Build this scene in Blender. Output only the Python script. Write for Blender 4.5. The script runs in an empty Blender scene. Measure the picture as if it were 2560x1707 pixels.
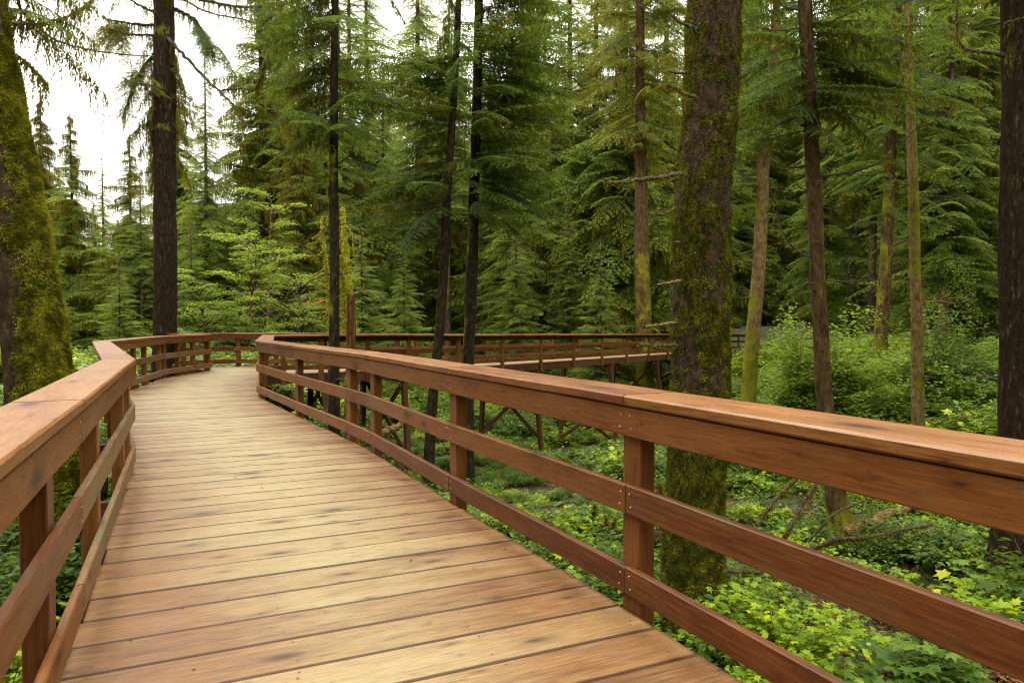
import bpy, math, random
import numpy as np
from math import radians, sin, cos, pi, atan2, sqrt

# ------------------------------------------------------------------ camera
S = bpy.context.scene
COL = S.collection
FPX = 1707.0                      # focal length in pixels of the 2560 px photograph
EYE = 1.418                       # eye height above the deck
PITCH = math.atan((853.5 - 805.0) / FPX)
cam_d = bpy.data.cameras.new("camera"); cam = bpy.data.objects.new("camera", cam_d); COL.objects.link(cam)
cam_d.sensor_width = 36.0; cam_d.lens = 36.0 * FPX / 2560.0
cam_d.clip_start = 0.05; cam_d.clip_end = 2000
cam.location = (0, 0, EYE); cam.rotation_euler = (pi / 2 - PITCH, 0, 0)
cam_d.dof.use_dof = True; cam_d.dof.focus_distance = 9.0; cam_d.dof.aperture_fstop = 7.0
S.camera = cam

# ------------------------------------------------------------------ sky, sun, exposure
W = bpy.data.worlds.new("World"); S.world = W; W.use_nodes = True
nt = W.node_tree; nt.nodes.clear()
wo = nt.nodes.new('ShaderNodeOutputWorld'); bg = nt.nodes.new('ShaderNodeBackground')
sky = nt.nodes.new('ShaderNodeTexSky'); sky.sky_type = 'NISHITA'; sky.sun_disc = False
SUN_EL, SUN_AZ = radians(58), radians(-35)      # azimuth from +Y towards +X
sky.sun_elevation = SUN_EL; sky.sun_rotation = SUN_AZ; sky.air_density = 1.0; sky.dust_density = 4.0
tc = nt.nodes.new('ShaderNodeTexCoord'); sx = nt.nodes.new('ShaderNodeSeparateXYZ')
nt.links.new(tc.outputs['Generated'], sx.inputs[0])
grad = nt.nodes.new('ShaderNodeMapRange')       # overcast sky: brighter overhead than at the horizon
grad.inputs['From Min'].default_value = 0.0; grad.inputs['From Max'].default_value = 1.0
grad.inputs['To Min'].default_value = 7.5; grad.inputs['To Max'].default_value = 33.0
nt.links.new(sx.outputs['Z'], grad.inputs['Value'])
cloud = nt.nodes.new('ShaderNodeTexNoise'); cloud.inputs['Scale'].default_value = 2.2; cloud.inputs['Detail'].default_value = 4
nt.links.new(tc.outputs['Generated'], cloud.inputs['Vector'])
cm = nt.nodes.new('ShaderNodeMapRange'); cm.inputs['To Min'].default_value = 0.9; cm.inputs['To Max'].default_value = 1.12
nt.links.new(cloud.outputs['Fac'], cm.inputs['Value'])
mul = nt.nodes.new('ShaderNodeMath'); mul.operation = 'MULTIPLY'
nt.links.new(grad.outputs[0], mul.inputs[0]); nt.links.new(cm.outputs[0], mul.inputs[1])
cc = nt.nodes.new('ShaderNodeVectorMath'); cc.operation = 'SCALE'; cc.inputs[0].default_value = (1.0, 0.968, 0.86)
nt.links.new(mul.outputs[0], cc.inputs['Scale'])
mx = nt.nodes.new('ShaderNodeMix'); mx.data_type = 'RGBA'; mx.inputs['Factor'].default_value = 0.94
nt.links.new(sky.outputs[0], mx.inputs['A']); nt.links.new(cc.outputs[0], mx.inputs['B'])
nt.links.new(mx.outputs['Result'], bg.inputs['Color']); bg.inputs['Strength'].default_value = 0.1
nt.links.new(bg.outputs[0], wo.inputs[0])
sun_d = bpy.data.lights.new("sun", 'SUN'); sun = bpy.data.objects.new("sun", sun_d); COL.objects.link(sun)
sun_d.energy = 1.0; sun_d.angle = radians(22); sun_d.color = (1.0, 0.97, 0.91)
sun.rotation_euler = (pi / 2 - SUN_EL, 0, pi - SUN_AZ)
S.view_settings.view_transform = 'Standard'; S.view_settings.look = 'None'
S.view_settings.exposure = 1.0; S.view_settings.gamma = 1.0
S.render.engine = 'CYCLES'
cy = S.cycles
cy.max_bounces = 6; cy.diffuse_bounces = 3; cy.glossy_bounces = 2; cy.transmission_bounces = 4
cy.transparent_max_bounces = 8; cy.sample_clamp_indirect = 6.0; cy.use_denoising = True
cy.use_adaptive_sampling = False; cy.filter_width = 1.15

# ------------------------------------------------------------------ helpers
def P(px, py, depth):
    """world point at distance `depth` along +Y seen at a pixel of the photograph"""
    u = (px - 1280.0) / FPX; v = (853.5 - py) / FPX
    d = np.array([u, cos(PITCH) + v * sin(PITCH), -sin(PITCH) + v * cos(PITCH)])
    return np.array([0, 0, EYE]) + d * (depth / d[1])

def tag(o, label=None, cat=None, group=None, kind=None):
    if label: o['label'] = label
    if cat: o['category'] = cat
    if group: o['group'] = group
    if kind: o['kind'] = kind
    return o

def empty(name, loc=(0, 0, 0), label=None, cat=None, group=None, kind=None):
    o = bpy.data.objects.new(name, None); o.location = loc; o.empty_display_size = 0.2
    COL.objects.link(o)
    return tag(o, label, cat, group, kind)

def hashn(ix, iy, iz, seed):
    h = (ix.astype(np.uint32) * np.uint32(374761393) + iy.astype(np.uint32) * np.uint32(668265263)
         + iz.astype(np.uint32) * np.uint32(2147483647) + np.uint32((seed * 974711 + 12345) & 0xffffffff))
    h = (h ^ (h >> np.uint32(13))) * np.uint32(1274126177)
    h = h ^ (h >> np.uint32(16))
    h = h * np.uint32(2246822519); h = h ^ (h >> np.uint32(15))
    return h.astype(np.float64) / 4294967295.0

def vnoise(p, seed=0):
    p = np.asarray(p, float) + 1000.0
    f = np.floor(p).astype(np.int64); t = p - f; t = t * t * (3 - 2 * t)
    r = 0
    for dx in (0, 1):
        wx = t[..., 0] if dx else 1 - t[..., 0]
        for dy in (0, 1):
            wy = t[..., 1] if dy else 1 - t[..., 1]
            for dz in (0, 1):
                wz = t[..., 2] if dz else 1 - t[..., 2]
                r = r + wx * wy * wz * hashn(f[..., 0] + dx, f[..., 1] + dy, f[..., 2] + dz, seed)
    return r

def fbm(p, seed=0, octs=3):
    a = 0; w = 0.5; s = 1.0; tot = 0
    for i in range(octs):
        a = a + w * vnoise(np.asarray(p) * s, seed + i * 17); tot += w; w *= 0.5; s *= 2.03
    return a / tot

def mk_mesh(name, V, Q, mats, uv=None, attrs=None, midx=None, smooth=True):
    me = bpy.data.meshes.new(name)
    V = np.ascontiguousarray(V, dtype=np.float32); Q = np.ascontiguousarray(Q, dtype=np.int32)
    k = Q.shape[1]
    me.vertices.add(len(V)); me.vertices.foreach_set('co', V.ravel())
    me.loops.add(Q.size); me.loops.foreach_set('vertex_index', Q.ravel())
    me.polygons.add(len(Q))
    me.polygons.foreach_set('loop_start', np.arange(0, Q.size, k, dtype=np.int32))
    me.polygons.foreach_set('loop_total', np.full(len(Q), k, dtype=np.int32))
    if midx is not None: me.polygons.foreach_set('material_index', np.ascontiguousarray(midx, dtype=np.int32))
    me.polygons.foreach_set('use_smooth', np.full(len(Q), smooth, dtype=bool))
    if uv is not None:
        l = me.uv_layers.new(name='UVMap'); l.data.foreach_set('uv', np.ascontiguousarray(uv, dtype=np.float32).ravel())
    for n, a in (attrs or {}).items():
        at = me.attributes.new(n, 'FLOAT', 'POINT'); at.data.foreach_set('value', np.ascontiguousarray(a, dtype=np.float32))
    for m in (mats if isinstance(mats, (list, tuple)) else [mats]): me.materials.append(m)
    me.update(calc_edges=True); me.validate()
    return me

def mk_obj(name, me, parent=None, label=None, cat=None, group=None, kind=None, loc=None):
    o = bpy.data.objects.new(name, me); COL.objects.link(o)
    if parent is not None:
        o.parent = parent
        if loc is None: o.location = [-c for c in parent.location] if parent.parent is None else (0, 0, 0)
    if loc is not None: o.location = loc
    return tag(o, label, cat, group, kind)

class Acc:
    """collects quads (N,4,3) with a tint per quad and a material index"""
    def __init__(s): s.v = []; s.q = []; s.t = []; s.m = []; s.n = 0
    def quads(s, q4, tint, mi=0):
        q4 = np.asarray(q4, float); n = len(q4)
        if n == 0: return
        s.v.append(q4.reshape(-1, 3)); s.q.append(np.arange(n * 4).reshape(-1, 4) + s.n); s.n += n * 4
        s.t.append(np.repeat(np.broadcast_to(tint, (n,)), 4)); s.m.append(np.full(n, mi))
    def mesh(s, V, Q, tint, mi=0):
        s.v.append(V); s.q.append(Q + s.n); s.n += len(V)
        s.t.append(np.broadcast_to(tint, (len(V),))); s.m.append(np.full(len(Q), mi))
    def build(s, name, mats, smooth=False):
        return mk_mesh(name, np.concatenate(s.v), np.concatenate(s.q), mats, attrs={'tint': np.concatenate(s.t)},
                       midx=np.concatenate(s.m), smooth=smooth)

# ------------------------------------------------------------------ materials
def new_mat(name):
    m = bpy.data.materials.new(name); m.use_nodes = True; n = m.node_tree; n.nodes.clear()
    o = n.nodes.new('ShaderNodeOutputMaterial'); return m, n, o

def N(n, typ, **kw):
    nd = n.nodes.new(typ)
    for k, v in kw.items():
        if k in nd.inputs: nd.inputs[k].default_value = v
        else: setattr(nd, k, v)
    return nd

def ramp(n, fac, stops, interp='LINEAR'):
    r = n.nodes.new('ShaderNodeValToRGB'); r.color_ramp.interpolation = interp
    e = r.color_ramp.elements
    while len(e) > 1: e.remove(e[-1])
    e[0].position = stops[0][0]; e[0].color = (*stops[0][1], 1)
    for p, c in stops[1:]:
        x = e.new(p); x.color = (*c, 1)
    n.links.new(fac, r.inputs[0]); return r.outputs[0]

def mixc(n, f, a, b, blend='MIX'):
    m = n.nodes.new('ShaderNodeMix'); m.data_type = 'RGBA'; m.blend_type = blend
    if isinstance(f, (int, float)): m.inputs['Factor'].default_value = f
    else: n.links.new(f, m.inputs['Factor'])
    for k, v in (('A', a), ('B', b)):
        if isinstance(v, tuple): m.inputs[k].default_value = (*v, 1)
        else: n.links.new(v, m.inputs[k])
    return m.outputs['Result']

def math_(n, op, a, b=0.0, clamp=False):
    m = n.nodes.new('ShaderNodeMath'); m.operation = op; m.use_clamp = clamp
    for i, v in ((0, a), (1, b)):
        if isinstance(v, (int, float)): m.inputs[i].default_value = v
        else: n.links.new(v, m.inputs[i])
    return m.outputs[0]

def mrange(n, v, a, b, c=0.0, d=1.0):
    m = n.nodes.new('ShaderNodeMapRange'); n.links.new(v, m.inputs['Value'])
    m.inputs['From Min'].default_value = a; m.inputs['From Max'].default_value = b
    m.inputs['To Min'].default_value = c; m.inputs['To Max'].default_value = d
    return m.outputs[0]

def scaled(n, vec, sc, off=(0, 0, 0)):
    m = n.nodes.new('ShaderNodeMapping'); n.links.new(vec, m.inputs['Vector'])
    m.inputs['Scale'].default_value = sc; m.inputs['Location'].default_value = off
    return m.outputs[0]

def noise(n, vec, scale, detail=3.0, rough=0.55, dist=0.0):
    t = n.nodes.new('ShaderNodeTexNoise'); n.links.new(vec, t.inputs['Vector'])
    t.inputs['Scale'].default_value = scale; t.inputs['Detail'].default_value = detail
    t.inputs['Roughness'].default_value = rough; t.inputs['Distortion'].default_value = dist
    return t.outputs['Fac']

def wood(name, dark, mid, light, worn, wear_lo, wear_hi, rough=0.45, green=0.0, knot=1.0, stain=0.0):
    """planed timber; UV in metres (u along the grain), attribute tint per board, attribute edge = wear mask"""
    m, n, o = new_mat(name)
    uv = n.nodes.new('ShaderNodeUVMap'); uv.uv_map = 'UVMap'
    at = N(n, 'ShaderNodeAttribute', attribute_name='tint'); ed = N(n, 'ShaderNodeAttribute', attribute_name='edge')
    v = uv.outputs[0]
    n1 = noise(n, scaled(n, v, (1.1, 9, 1)), 1.0, 4, 0.6, 0.6)
    n2 = noise(n, scaled(n, v, (5, 95, 1)), 1.0, 4, 0.65, 0.3)
    n3 = noise(n, scaled(n, v, (1.3, 3.4, 1), (7, 3, 0)), 1.0, 3, 0.6, 0.2)
    wv = N(n, 'ShaderNodeTexWave', wave_type='BANDS', bands_direction='Y'); n.links.new(scaled(n, v, (0.5, 10, 1)), wv.inputs['Vector'])
    wv.inputs['Scale'].default_value = 1.0; wv.inputs['Distortion'].default_value = 9.0; wv.inputs['Detail'].default_value = 2.0
    wv.inputs['Detail Scale'].default_value = 0.6
    g = math_(n, 'ADD', math_(n, 'MULTIPLY', n1, 0.40), math_(n, 'MULTIPLY', n2, 0.42))
    g = math_(n, 'ADD', g, math_(n, 'MULTIPLY', n3, 0.22))
    g = math_(n, 'ADD', g, math_(n, 'MULTIPLY', wv.outputs['Fac'], 0.06))
    g = math_(n, 'ADD', g, math_(n, 'MULTIPLY', math_(n, 'SUBTRACT', at.outputs['Fac'], 0.5), 0.22))
    c = ramp(n, g, [(0.30, dark), (0.52, mid), (0.78, light)])
    # worn, bleached wood where feet pass
    wr = math_(n, 'ADD', mrange(n, ed.outputs['Fac'], 0, 1, wear_hi, wear_lo), math_(n, 'MULTIPLY', math_(n, 'SUBTRACT', n3, 0.5), 0.85))
    wr = math_(n, 'ADD', wr, math_(n, 'MULTIPLY', math_(n, 'SUBTRACT', at.outputs['Fac'], 0.5), 0.5), True)
    wr = math_(n, 'ADD', wr, math_(n, 'MULTIPLY', math_(n, 'SUBTRACT', n2, 0.5), 1.1), True)
    wc = ramp(n, math_(n, 'ADD', math_(n, 'MULTIPLY', n1, 0.5), math_(n, 'MULTIPLY', n2, 0.5)),
              [(0.32, tuple(x * 0.72 for x in worn)), (0.5, worn), (0.72, tuple(min(1, x * 1.15) for x in worn))])
    c = mixc(n, wr, c, wc)
    # fine fibre and short dark checks along the grain
    fb = noise(n, scaled(n, v, (7, 150, 1), (1, 2, 0)), 1.0, 3, 0.7)
    c = mixc(n, 1.0, c, ramp(n, fb, [(0.32, (0.55, 0.52, 0.50)), (0.47, (0.92, 0.92, 0.92)), (0.7, (1.06, 1.06, 1.06))]), 'MULTIPLY')
    ck = noise(n, scaled(n, v, (4.5, 48, 1), (4, 8, 0)), 1.0, 2, 0.5)
    c = mixc(n, mrange(n, ck, 0.66, 0.74, 0.0, 0.75), c, tuple(x * 0.5 for x in dark))
    # knots
    vo = N(n, 'ShaderNodeTexVoronoi', feature='F1', voronoi_dimensions='2D'); n.links.new(scaled(n, v, (1.7, 4.5, 1), (3, 1, 0)), vo.inputs['Vector'])
    vo.inputs['Scale'].default_value = 1.0
    kn = math_(n, 'ADD', vo.outputs['Distance'], math_(n, 'MULTIPLY', n2, 0.06))
    sel = N(n, 'ShaderNodeSeparateColor'); n.links.new(vo.outputs['Color'], sel.inputs[0])
    kn = math_(n, 'MULTIPLY', kn, mrange(n, sel.outputs[1], 0.0, 1.0, 0.55, 2.6))
    km = mrange(n, kn, 0.05, 0.14, 1.0, 0.0)
    halo = math_(n, 'MULTIPLY', mrange(n, kn, 0.10, 0.34, 0.5, 0.0), mrange(n, sel.outputs[0], 0.3, 0.36, 0.0, 1.0))
    c = mixc(n, halo, c, tuple(x * 0.8 for x in dark))
    km = math_(n, 'MULTIPLY', km, mrange(n, sel.outputs[0], 0.3, 0.36, 0.0, 0.9 * knot))
    c = mixc(n, km, c, tuple(x * 0.35 for x in dark))
    # dark weather stains drawn out along the grain
    st = noise(n, scaled(n, v, (2.2, 13, 1), (11, 5, 0)), 1.0, 5, 0.65, 0.8)
    sm = mrange(n, st, 0.585 if stain else 0.60, 0.70, 0.0, 0.8 if stain else 0.6)
    c = mixc(n, sm, c, tuple(x * 0.62 for x in mid) if not stain else (0.13 * 1.2, 0.085 * 1.2, 0.05 * 1.2))
    ri = N(n, 'ShaderNodeAttribute', attribute_name='rim')
    c = mixc(n, math_(n, 'MULTIPLY', mrange(n, ri.outputs['Fac'], 0.35, 0.95), 0.8), c, tuple(x * 0.45 for x in dark))
    sp = noise(n, scaled(n, v, (7, 20, 1), (21, 8, 0)), 1.0, 4, 0.65, 0.4)
    c = mixc(n, mrange(n, sp, 0.61, 0.69, 0.0, 0.6), c, tuple(x * 0.8 for x in dark) if not stain else (0.075, 0.05, 0.03))
    if green:
        gn = noise(n, scaled(n, v, (1.7, 3.5, 1), (2, 9, 0)), 1.0, 4, 0.7)
        c = mixc(n, mrange(n, gn, 0.5, 0.72, 0.0, green), c, (0.10, 0.11, 0.045))
    b = n.nodes.new('ShaderNodeBsdfPrincipled'); n.links.new(c, b.inputs['Base Color'])
    n.links.new(mrange(n, n1, 0.3, 0.7, rough - 0.08, rough + 0.14), b.inputs['Roughness'])
    b.inputs['Specular IOR Level'].default_value = 0.35
    bp = N(n, 'ShaderNodeBump', Strength=0.35, Distance=0.002)
    hh = math_(n, 'ADD', n2, math_(n, 'MULTIPLY', km, -0.8))
    n.links.new(hh, bp.inputs['Height']); n.links.new(bp.outputs[0], b.inputs['Normal'])
    n.links.new(b.outputs[0], o.inputs[0]); return m

def foliage(name, c0, c1, c2, trans=0.35, rough=0.5, spec=0.35):
    m, n, o = new_mat(name)
    at = N(n, 'ShaderNodeAttribute', attribute_name='tint')
    oi = n.nodes.new('ShaderNodeObjectInfo')
    f = math_(n, 'ADD', at.outputs['Fac'], math_(n, 'MULTIPLY', math_(n, 'SUBTRACT', oi.outputs['Random'], 0.5), 0.25))
    c = ramp(n, f, [(0.1, c0), (0.55, c1), (0.95, c2)])
    b = n.nodes.new('ShaderNodeBsdfPrincipled'); n.links.new(c, b.inputs['Base Color'])
    b.inputs['Roughness'].default_value = rough; b.inputs['Specular IOR Level'].default_value = spec
    t = n.nodes.new('ShaderNodeBsdfTranslucent')
    n.links.new(mixc(n, 0.5, c, tuple(min(1, x * 1.6) for x in c2)), t.inputs['Color'])
    mx = n.nodes.new('ShaderNodeMixShader'); mx.inputs[0].default_value = trans
    n.links.new(b.outputs[0], mx.inputs[1]); n.links.new(t.outputs[0], mx.inputs[2])
    n.links.new(mx.outputs[0], o.inputs[0]); return m

def bark(name, c0, c1, c2, moss0=(0.05, 0.05, 0.005), moss1=(0.22, 0.205, 0.014), zs=0.25, scale=9.0, pale=0.0, bump=0.6):
    """attribute moss (0..1) is where moss grows on the trunk"""
    m, n, o = new_mat(name)
    g = n.nodes.new('ShaderNodeNewGeometry'); pos = g.outputs['Position']
    a = N(n, 'ShaderNodeAttribute', attribute_name='moss')
    n1 = noise(n, scaled(n, pos, (1, 1, zs)), scale, 5, 0.65, 0.5)
    n2 = noise(n, scaled(n, pos, (1, 1, 0.7)), scale * 4.5, 3, 0.6)
    n3 = noise(n, pos, 1.7, 3, 0.6)
    c = ramp(n, math_(n, 'ADD', math_(n, 'MULTIPLY', n1, 0.7), math_(n, 'MULTIPLY', n2, 0.3)), [(0.36, c0), (0.52, c1), (0.68, c2)])
    if pale:
        c = mixc(n, mrange(n, noise(n, scaled(n, pos, (1, 1, 0.2), (5, 5, 5)), 14, 4, 0.7), 0.58, 0.7, 0, pale), c, (0.36, 0.34, 0.30))
    mm = math_(n, 'ADD', a.outputs['Fac'], math_(n, 'MULTIPLY', math_(n, 'SUBTRACT', n2, 0.5), 0.9))
    mm = math_(n, 'ADD', mm, math_(n, 'MULTIPLY', math_(n, 'SUBTRACT', n1, 0.5), 0.8))
    mm = mrange(n, mm, 0.42, 0.62, 0.0, 1.0)
    mc = ramp(n, math_(n, 'ADD', math_(n, 'MULTIPLY', n3, 0.6), math_(n, 'MULTIPLY', n2, 0.4)), [(0.35, moss0), (0.65, moss1)])
    c = mixc(n, mm, c, mc)
    b = n.nodes.new('ShaderNodeBsdfPrincipled'); n.links.new(c, b.inputs['Base Color'])
    b.inputs['Roughness'].default_value = 0.9; b.inputs['Specular IOR Level'].default_value = 0.1
    bp = N(n, 'ShaderNodeBump', Strength=bump, Distance=0.03)
    n.links.new(math_(n, 'ADD', n1, math_(n, 'MULTIPLY', n2, 0.5)), bp.inputs['Height']); n.links.new(bp.outputs[0], b.inputs['Normal'])
    n.links.new(b.outputs[0], o.inputs[0]); return m

def plain(name, col, rough=0.6, metal=0.0, var=0.3, scale=12):
    m, n, o = new_mat(name)
    g = n.nodes.new('ShaderNodeNewGeometry')
    f = noise(n, g.outputs['Position'], scale, 4, 0.6)
    c = ramp(n, f, [(0.3, tuple(x * (1 - var) for x in col)), (0.7, tuple(min(1, x * (1 + var)) for x in col))])
    b = n.nodes.new('ShaderNodeBsdfPrincipled'); n.links.new(c, b.inputs['Base Color'])
    b.inputs['Roughness'].default_value = rough; b.inputs['Metallic'].default_value = metal
    n.links.new(b.outputs[0], o.inputs[0]); return m

M = {}
M['deck'] = wood('deck_wood', (0.07359, 0.0268, 0.006774), (0.1605, 0.07092, 0.01882), (0.2409, 0.1299, 0.0414), (0.2398, 0.1839, 0.08958), -0.05, 1.15, 0.5, stain=1.0)
M['rail'] = wood('rail_wood', (0.04694, 0.01138, 0.002575), (0.1191, 0.03212, 0.005151), (0.1805, 0.05891, 0.0103), (0.2093, 0.08375, 0.01718), 0.0, 0.3, 0.45, green=0.25)
M['cap'] = wood('cap_wood', (0.0691, 0.01837, 0.003974), (0.1508, 0.04485, 0.009536), (0.2135, 0.08104, 0.01987), (0.2513, 0.1243, 0.03576), 0.15, 0.5, 0.42)
M['rail_green'] = wood('weathered_rail_wood', (0.056, 0.02208, 0.00768), (0.12, 0.04784, 0.01536), (0.176, 0.08832, 0.0288), (0.2, 0.1178, 0.0448), 0.2, 0.5, 0.5, green=0.8)
M['post'] = wood('post_wood', (0.05116, 0.01349, 0.002911), (0.1206, 0.03508, 0.006307), (0.1827, 0.06409, 0.01261), (0.212, 0.08774, 0.02183), 0.0, 0.35, 0.45)
M['under'] = wood('substructure_wood', (0.03, 0.011, 0.004), (0.075, 0.026, 0.009), (0.12, 0.045, 0.016), (0.13, 0.06, 0.02), 0.0, 0.2, 0.6)
M['steel'] = plain('galvanised_steel', (0.42, 0.44, 0.45), 0.4, 0.8, 0.15)
M['needle'] = foliage('hemlock_needles', (0.012, 0.022, 0.002), (0.040, 0.072, 0.006), (0.13, 0.19, 0.02), 0.42, 0.6, 0.18)
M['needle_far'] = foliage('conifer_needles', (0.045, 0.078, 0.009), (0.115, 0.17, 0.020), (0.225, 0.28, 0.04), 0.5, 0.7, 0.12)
M['needle_olive'] = foliage('olive_needles', (0.042, 0.056, 0.006), (0.10, 0.122, 0.013), (0.20, 0.215, 0.022), 0.42, 0.6, 0.2)
M['mosshang'] = foliage('hanging_moss', (0.035, 0.032, 0.004), (0.11, 0.095, 0.009), (0.25, 0.21, 0.018), 0.35, 0.9, 0.05)
M['moss'] = foliage('trunk_moss', (0.028, 0.033, 0.003), (0.10, 0.10, 0.008), (0.26, 0.25, 0.018), 0.25, 0.9, 0.05)
M['leaf'] = foliage('understorey_leaves', (0.025, 0.055, 0.005), (0.075, 0.14, 0.012), (0.24, 0.33, 0.03), 0.38, 0.45, 0.25)
M['leaf_bright'] = foliage('salmonberry_leaves', (0.09, 0.17, 0.008), (0.22, 0.33, 0.014), (0.50, 0.50, 0.02), 0.4, 0.45, 0.25)
M['maple'] = foliage('maple_leaves', (0.065, 0.115, 0.010), (0.15, 0.22, 0.018), (0.31, 0.38, 0.035), 0.45, 0.5, 0.2)
M['fern'] = foliage('fern_fronds', (0.045, 0.075, 0.006), (0.11, 0.15, 0.010), (0.24, 0.25, 0.018), 0.35, 0.5, 0.3)
M['bark_dark'] = bark('dark_hemlock_bark', (0.006, 0.004, 0.002), (0.024, 0.017, 0.008), (0.075, 0.056, 0.032), zs=0.3, scale=14)
M['bark_char'] = bark('dark_spruce_bark', (0.006, 0.004, 0.002), (0.022, 0.013, 0.006), (0.05, 0.03, 0.015), zs=0.4, scale=16, pale=0.18)
M['bark_spruce'] = bark('mossy_spruce_bark', (0.012, 0.008, 0.004), (0.042, 0.027, 0.013), (0.10, 0.064, 0.034), zs=0.6, scale=12, moss0=(0.035, 0.038, 0.005), moss1=(0.14, 0.138, 0.012))
M['bark_brown'] = bark('brown_bark', (0.022, 0.013, 0.005), (0.075, 0.045, 0.018), (0.15, 0.095, 0.042), zs=0.35, scale=10)
M['bark_pale'] = bark('pale_bark', (0.045, 0.028, 0.010), (0.15, 0.098, 0.036), (0.27, 0.185, 0.08), zs=0.5, scale=12, pale=0.25)
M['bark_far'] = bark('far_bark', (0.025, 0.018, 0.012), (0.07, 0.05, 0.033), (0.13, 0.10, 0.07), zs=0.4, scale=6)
M['twig'] = plain('twig_bark', (0.045, 0.032, 0.02), 0.8)
M['snag'] = bark('rotten_snag_wood', (0.012, 0.006, 0.003), (0.085, 0.04, 0.012), (0.30, 0.16, 0.05), zs=0.12, scale=16)
# ------------------------------------------------------------------ terrain
def sst(a, b, x):
    t = np.clip((np.asarray(x, float) - a) / (b - a), 0, 1); return t * t * (3 - 2 * t)

def ground_z(x, y):
    x = np.asarray(x, float); y = np.asarray(y, float)
    g = -3.4 + 0 * x
    g = g + 1.8 * sst(-3.0, -5.2, x) * sst(40, 14, y + 0 * x) + 1.6 * sst(-5.5, -9.5, x) * sst(14, 26, y)
    g = g + 2.6 * sst(6.5, 17, x) * sst(12, 25, y)
    g = g - 1.2 * np.exp(-((x - 3) ** 2 / 26 + (y - 31) ** 2 / 40))
    g = g + 1.6 * sst(40, 58, y) + 10.0 * sst(62, 130, y) * sst(-25, 30, x) + 3 * sst(62, 130, y)
    p = np.stack([x * 0.35, y * 0.35, 0 * x], -1)
    g = g + (fbm(p, 5) - 0.5) * 0.8 + (fbm(p * 4.1, 9) - 0.5) * 0.22
    return g

def build_ground():
    xs = np.concatenate([np.linspace(-260, -40, 23)[:-1], np.linspace(-40, 50, 181), np.linspace(50, 260, 22)[1:]])
    ys = np.concatenate([np.linspace(-60, -6, 10)[:-1], np.linspace(-6, 60, 133), np.linspace(60, 420, 37)[1:]])
    X, Y = np.meshgrid(xs, ys); Z = ground_z(X, Y)
    V = np.stack([X, Y, Z], -1).reshape(-1, 3); nx = len(xs); ny = len(ys)
    i = (np.arange(ny - 1)[:, None] * nx + np.arange(nx - 1)[None]).ravel()
    Q = np.stack([i, i + 1, i + nx + 1, i + nx], -1)
    m, n, o = new_mat('forest_floor')
    g = n.nodes.new('ShaderNodeNewGeometry'); pos = g.outputs['Position']
    f1 = noise(n, pos, 1.1, 5, 0.6); f2 = noise(n, pos, 16, 4, 0.7)
    soil = ramp(n, f2, [(0.3, (0.012, 0.008, 0.004)), (0.55, (0.05, 0.024, 0.011)), (0.75, (0.15, 0.055, 0.022))])
    mos = ramp(n, f2, [(0.3, (0.02, 0.035, 0.005)), (0.7, (0.07, 0.10, 0.012))])
    c = mixc(n, mrange(n, f1, 0.42, 0.56), soil, mos)
    b = n.nodes.new('ShaderNodeBsdfPrincipled'); n.links.new(c, b.inputs['Base Color']); b.inputs['Roughness'].default_value = 0.9
    bp = N(n, 'ShaderNodeBump', Strength=0.8, Distance=0.08); n.links.new(f2, bp.inputs['Height']); n.links.new(bp.outputs[0], b.inputs['Normal'])
    n.links.new(b.outputs[0], o.inputs[0])
    mk_obj('ground', mk_mesh('ground', V, Q, m), kind='structure')
build_ground()

# ------------------------------------------------------------------ boardwalk geometry (deck top is z = 0)
# inner faces of the handrails, plan view
R_NEAR = [(2.42, -0.50), (0.55, 3.30), (-0.497, 5.30), (-1.556, 7.40), (-2.01, 8.20), (-3.295, 10.30), (-4.84, 12.90), (-6.80, 18.60)]
T0 = np.array([-0.404, 23.8]); TD = np.array([1.43, 2.06]); TN = np.array([-1.97, 1.37])
R_FAR = [(-6.80, 18.60), (-5.37, 19.10), (-4.23, 19.80), (-3.20, 20.80), (-1.80, 22.20)] + [tuple(T0 + TD * k) for k in range(14)]
L_NEAR = [(-0.20, -0.62), (-1.95, 3.08), (-3.60, 6.50), (-7.43, 12.60), (-8.75, 17.20), (-8.80, 20.0)]
L_FAR = [(-8.80, 20.0), (-10.2, 21.1), (-8.95, 21.95), (-6.6, 22.25), (-4.8, 22.85), (-3.3, 24.0)] + [tuple(T0 + TN + TD * k) for k in range(14)]

def drop(x, y):
    """the far boardwalk falls away gently"""
    t = ((x - T0[0]) * TD[0] + (y - T0[1]) * TD[1]) / (TD @ TD)
    return -(0.08 * float(sst(-2.5, 0, t)) + 0.0345 * max(0.0, t))

def offsets(path, d):
    """mitred offset of an open polyline; positive d is to the right of travel"""
    p = np.array(path, float); out = []
    for i in range(len(p)):
        a = p[i] - p[i - 1] if i > 0 else p[1] - p[0]
        b = p[i + 1] - p[i] if i < len(p) - 1 else p[-1] - p[-2]
        a = a / np.linalg.norm(a); b = b / np.linalg.norm(b)
        na = np.array([a[1], -a[0]]); nb = np.array([b[1], -b[0]])
        m = na + nb; m /= np.linalg.norm(m)
        k = d / max(0.35, m @ na)
        out.append(p[i] + m * k)
    return np.array(out)

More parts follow.
